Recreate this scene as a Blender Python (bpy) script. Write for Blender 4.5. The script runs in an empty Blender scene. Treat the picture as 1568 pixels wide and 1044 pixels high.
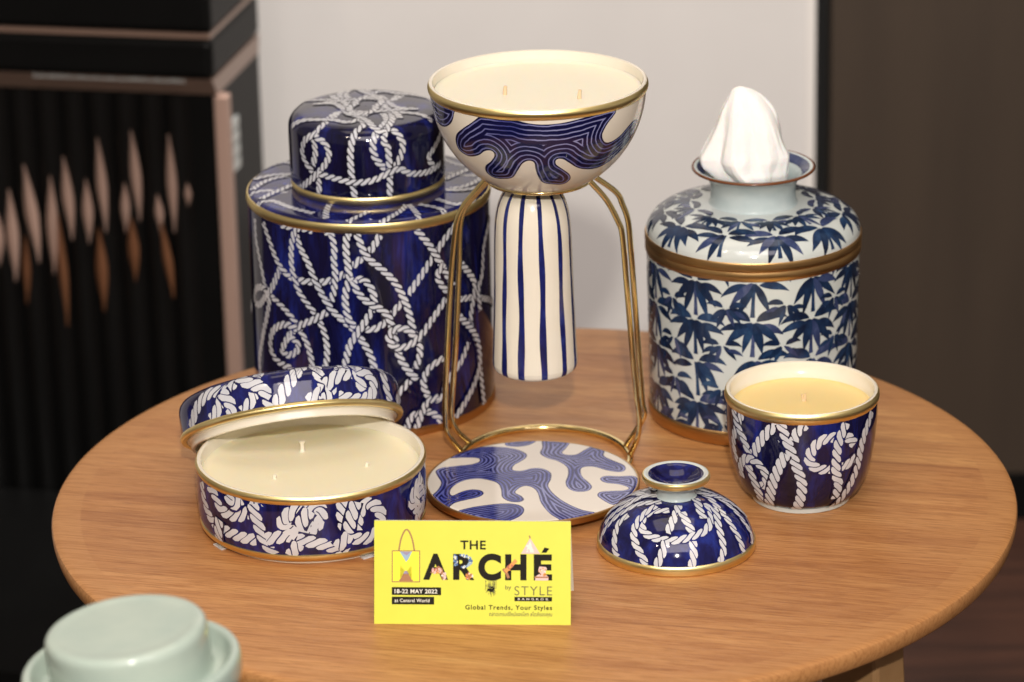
import bpy, bmesh, math, random
import numpy as np
from mathutils import Vector, Matrix, Euler

SC = bpy.context.scene
COL = SC.collection

# ------------------------------------------------------------------ camera
CAM_POS = (-0.01163, -2.11185, 0.88430)
PITCH, ROLL = 0.355318, -0.020704
cd = bpy.data.cameras.new('camera')
cam = bpy.data.objects.new('camera', cd)
COL.objects.link(cam)
_f = Vector((0, math.cos(PITCH), -math.sin(PITCH)))
_u = Vector((0, math.sin(PITCH), math.cos(PITCH)))
_r = Vector((1, 0, 0))
_c, _s = math.cos(ROLL), math.sin(ROLL)
_r2 = _c * _r + _s * _u
_u2 = _c * _u - _s * _r
cam.matrix_world = Matrix((
    (_r2.x, _u2.x, -_f.x, CAM_POS[0]),
    (_r2.y, _u2.y, -_f.y, CAM_POS[1]),
    (_r2.z, _u2.z, -_f.z, CAM_POS[2]),
    (0, 0, 0, 1)))
cd.sensor_width = 36.0
cd.sensor_fit = 'HORIZONTAL'
cd.lens = 5600.35 / 1568 * 36.0
cd.clip_start = 0.05
cd.clip_end = 60
cd.dof.use_dof = True
cd.dof.focus_distance = 2.185
cd.dof.aperture_fstop = 7.4
SC.camera = cam

# ------------------------------------------------------------------ light
SC.view_settings.view_transform = 'Standard'
SC.view_settings.look = 'None'
SC.view_settings.exposure = 0.0
SC.view_settings.gamma = 1.0
SC.view_settings.use_curve_mapping = False
w = bpy.data.worlds.new('World')
SC.world = w
w.use_nodes = True
w.node_tree.nodes['Background'].inputs[0].default_value = (1.0, 0.86, 0.72, 1)
w.node_tree.nodes['Background'].inputs[1].default_value = 0.25

def aim(o, target):
    o.rotation_euler = (Vector(target) - o.location).to_track_quat('-Z', 'Y').to_euler()

def area(name, loc, target, sx, sy, power, col):
    l = bpy.data.lights.new(name, 'AREA')
    l.shape = 'RECTANGLE'
    l.size, l.size_y = sx, sy
    l.energy = power
    l.color = col
    o = bpy.data.objects.new(name, l)
    COL.objects.link(o)
    o.location = loc
    aim(o, target)
    return o

def point(name, loc, radius, power, col):
    l = bpy.data.lights.new(name, 'POINT')
    l.shadow_soft_size = radius
    l.energy = power
    l.color = col
    o = bpy.data.objects.new(name, l)
    COL.objects.link(o)
    o.location = loc
    return o

point('flash_lamp', (0.03, -2.25, 1.30), 0.035, 160, (1.0, 0.94, 0.84))
point('ceiling_lamp', (-1.1, -1.5, 1.9), 0.03, 16, (1.0, 0.84, 0.66))
point('ceiling_lamp', (-0.45, -1.7, 1.9), 0.03, 14, (1.0, 0.84, 0.66))
area('ceiling_panel', (0.15, -1.75, 1.75), (0.05, 0.0, 0.05), 1.7, 0.80, 25, (0.95, 0.86, 0.90))
def spot(name, loc, target, ang, power, col):
    l = bpy.data.lights.new(name, 'SPOT')
    l.spot_size = math.radians(ang)
    l.spot_blend = .6
    l.shadow_soft_size = .06
    l.energy = power
    l.color = col
    o = bpy.data.objects.new(name, l)
    COL.objects.link(o)
    o.location = loc
    aim(o, target)
    return o
spot('added_wall_fill', (0.05, 0.50, 1.70), (0.05, 1.0, -0.12), 46, 138, (1.0, 0.95, 0.90))  # added spot without a visible fixture, brightens only the back wall
area('ceiling_panel', (0.0, 0.1, 2.3), (0.0, 0.1, 0.0), 1.6, 0.9, 9, (1.0, 0.86, 0.68))

# ------------------------------------------------------------------ helpers
def tag(o, label=None, cat=None, group=None, kind=None):
    if label: o['label'] = label
    if cat: o['category'] = cat
    if group: o['group'] = group
    if kind: o['kind'] = kind
    return o

def thing(name, label, cat, loc=(0, 0, 0), rot=(0, 0, 0), group=None):
    o = bpy.data.objects.new(name, None)
    o.empty_display_size = 0.02
    COL.objects.link(o)
    o.location = loc
    o.rotation_euler = rot
    return tag(o, label, cat, group)

class MB:
    """collects geometry in centimetres, links it as ONE mesh object in metres"""
    def __init__(self):
        self.v, self.f, self.m = [], [], []
    def add(self, vs, fs, mat=0):
        b = len(self.v)
        self.v.extend(vs)
        for f in fs:
            self.f.append(tuple(i + b for i in f))
            self.m.append(mat)
    def box(self, x0, x1, y0, y1, z0, z1, mat=0):
        vs = [(x, y, z) for x in (x0, x1) for y in (y0, y1) for z in (z0, z1)]
        fs = [(0, 1, 3, 2), (4, 6, 7, 5), (0, 4, 5, 1), (2, 3, 7, 6), (0, 2, 6, 4), (1, 5, 7, 3)]
        self.add(vs, fs, mat)
    def lathe(self, prof, n=256, mat=0, close=False):
        vs, fs = [], []
        a = [2 * math.pi * i / n for i in range(n)]
        cs = [(math.cos(t), math.sin(t)) for t in a]
        for r, z in prof:
            vs.extend((r * c, r * s, z) for c, s in cs)
        k = len(prof)
        for j in range(k - 1 if not close else k):
            j2 = (j + 1) % k
            for i in range(n):
                i2 = (i + 1) % n
                fs.append((j * n + i, j * n + i2, j2 * n + i2, j2 * n + i))
        self.add(vs, fs, mat)
        return self
    def tube(self, pts, r, seg=12, mat=0, closed=False, caps=True):
        P = [Vector(p) for p in pts]
        n = len(P)
        vs, fs = [], []
        ref = None
        for i in range(n):
            if closed:
                t = (P[(i + 1) % n] - P[i - 1]).normalized()
            else:
                t = (P[min(i + 1, n - 1)] - P[max(i - 1, 0)]).normalized()
            if ref is None:
                ref = Vector((0, 0, 1)) if abs(t.z) < 0.9 else Vector((1, 0, 0))
            ref = (ref - t * ref.dot(t)).normalized()
            b = t.cross(ref)
            rr = r[i] if isinstance(r, (list, tuple)) else r
            for k in range(seg):
                an = 2 * math.pi * k / seg
                vs.append(tuple(P[i] + rr * (math.cos(an) * ref + math.sin(an) * b)))
        for i in range(n if closed else n - 1):
            i2 = (i + 1) % n
            for k in range(seg):
                k2 = (k + 1) % seg
                fs.append((i * seg + k, i * seg + k2, i2 * seg + k2, i2 * seg + k))
        if caps and not closed:
            fs.append(tuple(range(seg - 1, -1, -1)))
            fs.append(tuple((n - 1) * seg + k for k in range(seg)))
        self.add(vs, fs, mat)
        return self
    def build(self, name, mats, parent=None, smooth=True, sharp=38, scale=0.01, attr=None):
        me = bpy.data.meshes.new(name)
        me.from_pydata([(x * scale, y * scale, z * scale) for x, y, z in self.v], [], self.f)
        if not isinstance(mats, (list, tuple)): mats = [mats]
        for m in mats: me.materials.append(m)
        me.polygons.foreach_set('material_index', self.m)
        if attr is not None:
            at = me.attributes.new('sdf', 'FLOAT', 'POINT')
            at.data.foreach_set('value', np.asarray(attr, np.float32))
        me.update()
        if smooth:
            me.shade_smooth()
            me.set_sharp_from_angle(angle=math.radians(sharp))
        o = bpy.data.objects.new(name, me)
        COL.objects.link(o)
        if parent: o.parent = parent
        return o

def spline(pts, per=12):
    """Catmull-Rom through 2-D/3-D points"""
    P = np.array(pts, float)
    if len(P) == 2: return np.linspace(P[0], P[1], per + 1)
    Q = np.vstack([2 * P[0] - P[1], P, 2 * P[-1] - P[-2]])
    out = []
    t = np.linspace(0, 1, per, endpoint=False)[:, None]
    for i in range(1, len(Q) - 2):
        a, b, c, d = Q[i - 1], Q[i], Q[i + 1], Q[i + 2]
        out.append(0.5 * (2 * b + (c - a) * t + (2 * a - 5 * b + 4 * c - d) * t ** 2 + (3 * b - a - 3 * c + d) * t ** 3))
    out.append(P[-1:])
    return np.vstack(out)

def smooth_profile(pts, per=8):
    return [tuple(p) for p in spline(pts, per)]

class Surf:
    """decorated surface of revolution: (theta, s) -> point; s is arc length along the profile, cm"""
    def __init__(self, prof, raw_len=None):
        self.P = np.array(prof, float)
        seg = np.hypot(*np.diff(self.P, axis=0).T)
        self.cs = np.r_[0, np.cumsum(seg)]
        self.L = self.cs[-1]
        d = np.gradient(self.P, axis=0)
        d /= np.hypot(d[:, 0], d[:, 1])[:, None]
        self.N = np.stack([d[:, 1], -d[:, 0]], 1)
        if self.N[len(d) // 2, 0] < -.5: self.N = -self.N
    def r(self, s): return np.interp(s, self.cs, self.P[:, 0])
    def pt(self, th, s, h=0.0):
        s = np.clip(s, 0, self.L)
        r = np.interp(s, self.cs, self.P[:, 0]); z = np.interp(s, self.cs, self.P[:, 1])
        nr = np.interp(s, self.cs, self.N[:, 0]); nz = np.interp(s, self.cs, self.N[:, 1])
        r = r + h * nr; z = z + h * nz
        return np.stack([r * np.cos(th), r * np.sin(th), z], -1)

def grid_faces(ni, nj):
    return [(i * nj + j, i * nj + j + 1, (i + 1) * nj + j + 1, (i + 1) * nj + j) for i in range(ni - 1) for j in range(nj - 1)]

H0, HS = 0.0020, 0.0024      # height of the enamel coats over the glaze, cm

def rope(mb, surf, path, width, pitch, layer, m_ground, m_white, slant=1.35, flip=1, edge=1.24, fill=.44):
    P = np.array(path, float)
    P[:, 0] = np.radians(P[:, 0])
    Q = spline(P, 14)
    th, s = Q[:, 0], Q[:, 1]
    r = np.maximum(surf.r(np.clip(s, 0, surf.L)), 0.25)
    dl = np.hypot(np.diff(th) * 0.5 * (r[1:] + r[:-1]), np.diff(s))
    a = np.r_[0, np.cumsum(dl)]
    L = a[-1]
    if L < pitch * 1.2: return
    n = max(8, int(L / 0.05))
    A = np.linspace(0, L, n)
    TH, S = np.interp(A, a, th), np.interp(A, a, s)
    R = np.maximum(surf.r(np.clip(S, 0, surf.L)), 0.25)
    tx = np.gradient(TH, A) * R; ts = np.gradient(S, A)
    k = np.ones(5) / 5
    if n > 12:
        tx = np.convolve(np.pad(tx, 2, 'edge'), k, 'valid'); ts = np.convolve(np.pad(ts, 2, 'edge'), k, 'valid')
    l = np.hypot(tx, ts); tx /= l; ts /= l
    hw = width / 2
    def at(av, v):
        av = np.clip(av, 0, L)
        t0, s0 = np.interp(av, A, TH), np.interp(av, A, S)
        nx, ns = -np.interp(av, A, ts), np.interp(av, A, tx)
        rr = np.maximum(surf.r(np.clip(s0, 0, surf.L)), 0.25)
        return t0 + nx * v * hw / rr, s0 + ns * v * hw
    V = np.linspace(-edge, edge, 7)
    g = [at(A, np.full(n, v)) for v in V]
    pts = np.stack([surf.pt(t, q, H0 + HS * (2 * layer)) for t, q in g], 1).reshape(-1, 3)
    mb.add([tuple(p) for p in pts], grid_faces(n, 7), m_ground)
    # strands
    V = np.linspace(-1, 1, 13)
    W = (1 - np.abs(V) ** 6) ** 0.5
    U = np.linspace(-1, 1, 7)
    for k in range(int(L / pitch) + 2):
        ac = (k - 0.2) * pitch * (1 + 0.0) + random.uniform(-.04, .04) * pitch
        wob = random.uniform(.9, 1.04)
        grid = []
        for v, wv in zip(V, W):
            for u in U:
                grid.append((ac + flip * slant * (v + .12 * math.sin(math.pi * v)) * hw + u * fill * pitch * wob * wv, v))
        G = np.array(grid)
        if G[:, 0].max() < 0.02 or G[:, 0].min() > L - 0.02: continue
        t, q = at(G[:, 0], G[:, 1])
        if (q < -0.02).all() or (q > surf.L + 0.02).all(): continue
        p = surf.pt(t, q, H0 + HS * (2 * layer + 1))
        mb.add([tuple(x) for x in p], grid_faces(len(V), len(U)), m_white)

def ropes(mb, surf, paths, width, pitch, m_ground, m_white, scale_s=1.0, back=True, start=0, flip=1, slant=1.35, fill=.43):
    for i, p in enumerate(paths):
        q = [(t, s * scale_s) for t, s in p]
        rope(mb, surf, q, width * random.uniform(.94, 1.06), pitch, start + i, m_ground, m_white, slant, flip, fill=fill)
        if back:
            rope(mb, surf, [(t + 180, s) for t, s in q], width, pitch, start + i, m_ground, m_white, slant, flip, fill=fill)

def barrel(r, z0, z1, bulge=.05, depth=.18):
    a = np.linspace(-1, 1, 13)
    h = (z1 - z0) / 2
    return [(r - depth, z0)] + [(r + bulge * (1 - t * t) - .03, z0 + h * (1 + t)) for t in a] + [(r - depth, z1)]

# ------------------------------------------------------------------ materials
def mat(name, base, rough=0.5, metal=0.0, coat=0.0, **kw):
    m = bpy.data.materials.new(name)
    m.use_nodes = True
    b = m.node_tree.nodes['Principled BSDF']
    b.inputs['Base Color'].default_value = (*base, 1)
    b.inputs['Roughness'].default_value = rough
    b.inputs['Metallic'].default_value = metal
    b.inputs['Coat Weight'].default_value = coat
    for k, v in kw.items():
        b.inputs[k.replace('_', ' ')].default_value = v
    return m

class N:
    def __init__(self, m):
        self.t = m.node_tree
        self.b = self.t.nodes['Principled BSDF']
    def new(self, typ, **kw):
        n = self.t.nodes.new(typ)
        for k, v in kw.items(): setattr(n, k, v)
        return n
    def link(self, a, b): self.t.links.new(a, b)
    def coords(self, scale=(1, 1, 1), rot=(0, 0, 0)):
        tc = self.new('ShaderNodeTexCoord')
        mp = self.new('ShaderNodeMapping')
        mp.inputs['Scale'].default_value = scale
        mp.inputs['Rotation'].default_value = rot
        self.link(tc.outputs['Object'], mp.inputs['Vector'])
        return mp.outputs['Vector']
    def noise(self, vec, scale, detail=4, rough=.55, dist=0.0):
        n = self.new('ShaderNodeTexNoise')
        n.inputs['Scale'].default_value = scale
        n.inputs['Detail'].default_value = detail
        n.inputs['Roughness'].default_value = rough
        n.inputs['Distortion'].default_value = dist
        if vec is not None: self.link(vec, n.inputs['Vector'])
        return n.outputs['Fac']
    def ramp(self, fac, stops, interp='LINEAR'):
        r = self.new('ShaderNodeValToRGB')
        r.color_ramp.interpolation = interp
        e = r.color_ramp.elements
        while len(e) < len(stops): e.new(0.5)
        for x, (p, c) in zip(e, stops):
            x.position = p
            x.color = (*c, 1) if len(c) == 3 else c
        self.link(fac, r.inputs[0])
        return r.outputs[0]
    def math(self, op, a, b=None, c=None):
        n = self.new('ShaderNodeMath', operation=op)
        for i, x in enumerate((a, b, c)):
            if x is None: continue
            if isinstance(x, (int, float)): n.inputs[i].default_value = x
            else: self.link(x, n.inputs[i])
        return n.outputs[0]
    def mix(self, fac, a, b, mode='MIX'):
        n = self.new('ShaderNodeMix', data_type='RGBA', blend_type=mode)
        for s, x in ((n.inputs[0], fac), (n.inputs[6], a), (n.inputs[7], b)):
            if isinstance(x, (int, float)): s.default_value = x
            elif isinstance(x, tuple): s.default_value = (*x, 1)
            else: self.link(x, s)
        return n.outputs[2]
    def bump(self, h, strength=.1, dist=.001):
        n = self.new('ShaderNodeBump')
        n.inputs['Strength'].default_value = strength
        n.inputs['Distance'].default_value = dist
        self.link(h, n.inputs['Height'])
        self.link(n.outputs[0], self.b.inputs['Normal'])

def navy(name, dark, mid, bright, sc=(55, 55, 14), rough=.07):
    m = mat(name, dark, rough)
    n = N(m)
    f1 = n.noise(n.coords(sc), 1.0, 5, .6, .6)
    f2 = n.noise(n.coords((sc[0] * 4, sc[1] * 4, sc[2] * 2)), 1.0, 3, .6)
    f = n.math('ADD', n.math('MULTIPLY', f1, .8), n.math('MULTIPLY', f2, .2))
    n.link(n.ramp(f, [(.36, dark), (.52, mid), (.70, bright)]), n.b.inputs['Base Color'])
    n.bump(f2, .04, .0004)
    return m

M = {}
M['navy'] = navy('navy_glaze', (.0035, .003, .015), (.006, .006, .042), (.014, .026, .23))
M['navy_bright'] = navy('cobalt_glaze', (.005, .004, .028), (.010, .011, .090), (.018, .036, .27), (70, 70, 22))
def paint(name, c1, c2, rough=.12):
    m = mat(name, c1, rough)
    n = N(m)
    f = n.noise(n.coords((1, 1, 1)), 60, 3)
    n.link(n.ramp(f, [(.3, c1), (.7, c2)]), n.b.inputs['Base Color'])
    return m
M['strand'] = paint('white_enamel', (.55, .57, .62), (.67, .67, .69))
M['porcelain'] = paint('cream_porcelain', (.79, .73, .61), (.81, .755, .64), .16)
M['white_glaze'] = paint('white_porcelain', (.58, .63, .61), (.62, .66, .64), .1)
M['cool_glaze'] = paint('pale_blue_porcelain', (.46, .55, .56), (.56, .63, .63), .12)

def gold(name, c1, c2, rough=.34):
    m = mat(name, c1, rough, 1.0)
    n = N(m)
    f = n.noise(n.coords((30, 30, 700)), 1.0, 4, .6)
    n.link(n.ramp(f, [(.3, c1), (.7, c2)]), n.b.inputs['Base Color'])
    n.link(n.ramp(f, [(.3, (rough * .8,) * 3), (.7, (rough * 1.25,) * 3)]), n.b.inputs['Roughness'])
    f2 = n.noise(n.coords((14, 14, 900)), 1.0, 2)
    n.bump(f2, .12, .0004)
    tg = n.new('ShaderNodeTangent', direction_type='RADIAL', axis='Z')
    n.link(tg.outputs[0], n.b.inputs['Tangent'])
    n.b.inputs['Anisotropic'].default_value = .65
    return m
M['gold'] = gold('brushed_gold', (.82, .63, .25), (.92, .76, .38))
M['bronze'] = gold('brushed_bronze', (.50, .29, .11), (.62, .38, .17), .34)
M['wire'] = mat('polished_gold_wire', (.86, .68, .32), .13, 1.0)
M['brown_rim'] = mat('brown_glazed_edge', (.16, .055, .02), .2)

def wax(name, c, sss=.5):
    m = mat(name, c, .45)
    b = m.node_tree.nodes['Principled BSDF']
    b.inputs['Subsurface Weight'].default_value = sss
    b.inputs['Subsurface Radius'].default_value = (1, .7, .4)
    b.inputs['Subsurface Scale'].default_value = .004
    n = N(m)
    f = n.noise(n.coords((1, 1, 1)), 90, 4)
    n.bump(f, .10, .0008)
    return m
M['wax'] = wax('cream_wax', (.88, .83, .66))
M['wax_dish'] = wax('ivory_wax', (.86, .79, .57))
M['wax_yellow'] = wax('yellow_wax', (.87, .67, .29))
M['wick'] = mat('cotton_wick', (.80, .74, .60), .8)
M['wood_wick'] = mat('wooden_wick', (.74, .55, .34), .8)
M['clear'] = mat('clear_plastic', (.9, .9, .9), .1, Transmission_Weight=.4)

def swirl(name, white, line, fill1, fill2, period, l0=.10, l1=.30):
    m = mat(name, white, .1)
    n = N(m)
    at = n.new('ShaderNodeAttribute', attribute_name='sdf')
    d = at.outputs['Fac']
    nz = n.noise(n.coords((1, 1, 1)), 55, 3)
    nb = n.noise(n.coords((1, 1, 1)), 28, 4)
    ph = n.math('ADD', n.math('MULTIPLY', d, -1.0 / period), n.math('MULTIPLY', n.math('SUBTRACT', nz, .5), 1.1))
    fr = n.math('FRACT', n.math('ADD', ph, .0))
    tri = n.math('ABSOLUTE', n.math('SUBTRACT', fr, .5))           # 0 centre .. .5 line
    ln = n.new('ShaderNodeMapRange', interpolation_type='SMOOTHSTEP')
    n.link(tri, ln.inputs[0]); ln.inputs[1].default_value = l0; ln.inputs[2].default_value = l1
    fill = n.ramp(nb, [(.36, fill1), (.62, fill2)])
    body = n.mix(ln.outputs[0], fill, line)
    ins = n.new('ShaderNodeMapRange')
    n.link(d, ins.inputs[0]); ins.inputs[1].default_value = .025; ins.inputs[2].default_value = -.01
    n.link(n.mix(ins.outputs[0], white, body), n.b.inputs['Base Color'])
    return m
M['swirl_bowl'] = swirl('swirl_glaze', (.72, .66, .56), (.004, .005, .042), (.05, .055, .22), (.24, .25, .48), .31, .04, .20)
M['swirl_plate'] = swirl('reflection_pale_swirl', (.80, .74, .66), (.012, .015, .13), (.06, .075, .34), (.27, .29, .56), .27)  # paler than the bowl swirl: the wall's reflection is lightened into the colour

def leafmat(name, c1, c2, c3):
    m = mat(name, c1, .12)
    n = N(m)
    f = n.noise(n.coords((90, 90, 60)), 1.0, 4, .6)
    n.link(n.ramp(f, [(.35, c1), (.55, c2), (.72, c3)]), n.b.inputs['Base Color'])
    return m
M['leaf'] = leafmat('indigo_brush', (.006, .012, .034), (.010, .026, .070), (.022, .055, .125))
M['leaf_mid'] = leafmat('blue_brush', (.008, .018, .050), (.015, .040, .105), (.030, .078, .165))
M['leaf_pale'] = leafmat('washed_indigo_brush', (.02, .03, .085), (.04, .06, .15), (.11, .13, .24))

M['stripe'] = leafmat('blue_stripe', (.008, .010, .075), (.012, .018, .13), (.03, .05, .24))

def wood():
    m = mat('oiled_teak', (.5, .26, .1), .42)
    n = N(m)
    rot = (0, 0, math.radians(14))
    tc = n.new('ShaderNodeTexCoord')
    mp = n.new('ShaderNodeMapping'); mp.inputs['Rotation'].default_value = rot
    n.link(tc.outputs['Object'], mp.inputs['Vector'])
    sep = n.new('ShaderNodeSeparateXYZ'); n.link(mp.outputs[0], sep.inputs[0])
    pl = n.math('FLOOR', n.math('MULTIPLY', n.math('ADD', sep.outputs['Y'], .013), 1 / .052))
    wn = n.new('ShaderNodeTexWhiteNoise', noise_dimensions='1D'); n.link(pl, wn.inputs['W'])
    comb = n.new('ShaderNodeCombineXYZ')
    n.link(n.math('ADD', n.math('MULTIPLY', sep.outputs['X'], 3.2), n.math('MULTIPLY', wn.outputs['Value'], 7.0)), comb.inputs[0])
    n.link(n.math('MULTIPLY', sep.outputs['Y'], 42.0), comb.inputs[1])
    n.link(n.math('MULTIPLY', sep.outputs['Z'], 30.0), comb.inputs[2])
    g1 = n.noise(comb.outputs[0], 1.6, 6, .62, .5)
    sc2 = n.new('ShaderNodeVectorMath', operation='MULTIPLY'); sc2.inputs[1].default_value = (9, 11.0, 6.0)
    n.link(comb.outputs[0], sc2.inputs[0])
    g2 = n.noise(sc2.outputs[0], 1.5, 4, .65)
    broad = n.noise(comb.outputs[0], .45, 3, .5)
    col = n.ramp(g1, [(.25, (.42, .180, .062)), (.45, (.55, .264, .096)), (.60, (.62, .315, .118)), (.80, (.70, .40, .165))])
    tone = n.ramp(wn.outputs['Value'], [(0, (.82, .74, .66)), (.5, (1, .97, .93)), (1, (1.0, 1.04, 1.0))])
    col = n.mix(.8, col, tone, 'MULTIPLY')
    col = n.mix(n.ramp(broad, [(.40, (.0,) * 3), (.72, (.40,) * 3)]), col, (.375, .165, .063))
    fine = n.ramp(g2, [(.32, (.60, .48, .37)), (.56, (1, 1, 1))])
    col = n.mix(.75, col, fine, 'MULTIPLY')
    # thin dark pores running along the grain
    sc3 = n.new('ShaderNodeVectorMath', operation='MULTIPLY'); sc3.inputs[1].default_value = (.8, 2.6, 1.0)
    n.link(comb.outputs[0], sc3.inputs[0])
    g3 = n.noise(sc3.outputs[0], 1.1, 2, .4)
    col = n.mix(n.ramp(g3, [(.66, (0,) * 3), (.74, (.45,) * 3)]), col, (.23, .088, .03))
    sc4 = n.new('ShaderNodeVectorMath', operation='MULTIPLY'); sc4.inputs[1].default_value = (14, 24.0, 6.0)
    n.link(comb.outputs[0], sc4.inputs[0])
    g4 = n.noise(sc4.outputs[0], 1.0, 2, .5)
    col = n.mix(n.ramp(g4, [(.57, (0,) * 3), (.66, (.55,) * 3)]), col, (.26, .10, .036))
    # solid lipping around the rim
    ln = n.new('ShaderNodeVectorMath', operation='LENGTH')
    s2 = n.new('ShaderNodeSeparateXYZ'); n.link(tc.outputs['Object'], s2.inputs[0])
    c2 = n.new('ShaderNodeCombineXYZ'); n.link(s2.outputs['X'], c2.inputs[0]); n.link(s2.outputs['Y'], c2.inputs[1])
    n.link(c2.outputs[0], ln.inputs[0])
    rim = n.new('ShaderNodeMapRange'); n.link(ln.outputs['Value'], rim.inputs[0])
    rim.inputs[1].default_value = .2815; rim.inputs[2].default_value = .2825
    rimc = n.mix(.7, (.52, .25, .09), fine, 'MULTIPLY')
    col = n.mix(n.math('MULTIPLY', rim.outputs[0], .75), col, rimc)
    n.link(col, n.b.inputs['Base Color'])
    n.link(n.ramp(g2, [(.3, (.52,) * 3), (.7, (.38,) * 3)]), n.b.inputs['Roughness'])
    n.bump(g2, .15, .0008)
    return m
M['wood'] = wood()
M['leg_wood'] = paint('pale_leg_wood', (.30, .165, .07), (.35, .20, .09), .5)

def plain_noise(name, c1, c2, sc, rough, stretch=(1, 1, 1)):
    m = mat(name, c1, rough)
    n = N(m)
    f = n.noise(n.coords(stretch), sc, 5)
    n.link(n.ramp(f, [(.3, c1), (.7, c2)]), n.b.inputs['Base Color'])
    n.bump(f, .05, .001)
    return m
M['wall'] = plain_noise('painted_plaster', (.61, .59, .575), (.64, .62, .605), 9, .7)
M['wall_highlight'] = plain_noise('edge_highlight', (.72, .69, .66), (.74, .71, .68), 9, .6)
M['brown_panel'] = plain_noise('dark_brown_laminate', (.035, .023, .0145), (.045, .030, .019), 3, .5, (8, 8, 1))
M['black'] = plain_noise('black_lacquer', (.003, .003, .003), (.004, .004, .004), 14, .42)
M['black'].node_tree.nodes['Principled BSDF'].inputs['Specular IOR Level'].default_value = .10
M['black_gloss'] = plain_noise('black_gloss_lacquer', (.003, .003, .003), (.004, .004, .004), 14, .3)
M['black_gloss'].node_tree.nodes['Principled BSDF'].inputs['Specular IOR Level'].default_value = .3
M['black_matte'] = plain_noise('black_matte', (.004, .004, .004), (.006, .006, .006), 20, .6)
M['floor'] = plain_noise('dark_red_floorboards', (.024, .009, .0055), (.065, .025, .014), 4, .45, (1.2, 16, 1))
M['rose'] = mat('rose_reflection', (.43, .29, .235), .42, .3)  # pink of the reflected wall put into the colour
M['tail_reflection'] = mat('brown_reflection', (.20, .085, .04), .45, .4)  # darker lower part of the same reflections, as colour
M['band_reflection'] = mat('wall_reflection_brown', (.30, .20, .155), .3, .4)  # reflected wall tone put into the colour
M['glint'] = mat('silver_glint', (.55, .58, .57), .3, .3)  # pale colour for modelled glints
def celadon():
    m = mat('celadon_glaze', (.44, .55, .46), .14)
    n = N(m)
    f = n.noise(n.coords((1, 1, 1)), 30, 3)
    n.link(n.ramp(f, [(.3, (.37, .46, .41)), (.7, (.45, .53, .46))]), n.b.inputs['Base Color'])
    return m
M['celadon'] = celadon()
def tissue():
    m = mat('tissue_paper', (.93, .92, .90), .9)
    n = N(m)
    v = n.new('ShaderNodeTexVoronoi', feature='F1'); v.inputs['Scale'].default_value = 62
    n.link(n.coords((1, 1, .45)), v.inputs['Vector'])
    f = n.noise(n.coords((1, 1, 1)), 140, 5)
    n.bump(n.math('ADD', v.outputs['Distance'], n.math('MULTIPLY', f, .35)), .35, .004)
    m.node_tree.nodes['Principled BSDF'].inputs['Subsurface Weight'].default_value = .25
    m.node_tree.nodes['Principled BSDF'].inputs['Subsurface Scale'].default_value = .004
    return m
M['tissue'] = tissue()
M['card'] = paint('yellow_card', (.66, .67, .040), (.69, .70, .045), .42)
M['card_white'] = mat('white_card_edge', (.80, .78, .68), .6)
M['ink'] = mat('black_ink', (.012, .010, .006), .7, Specular_IOR_Level=.2)
M['ink_soft'] = mat('thin_black_ink', (.10, .095, .02), .5)

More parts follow.
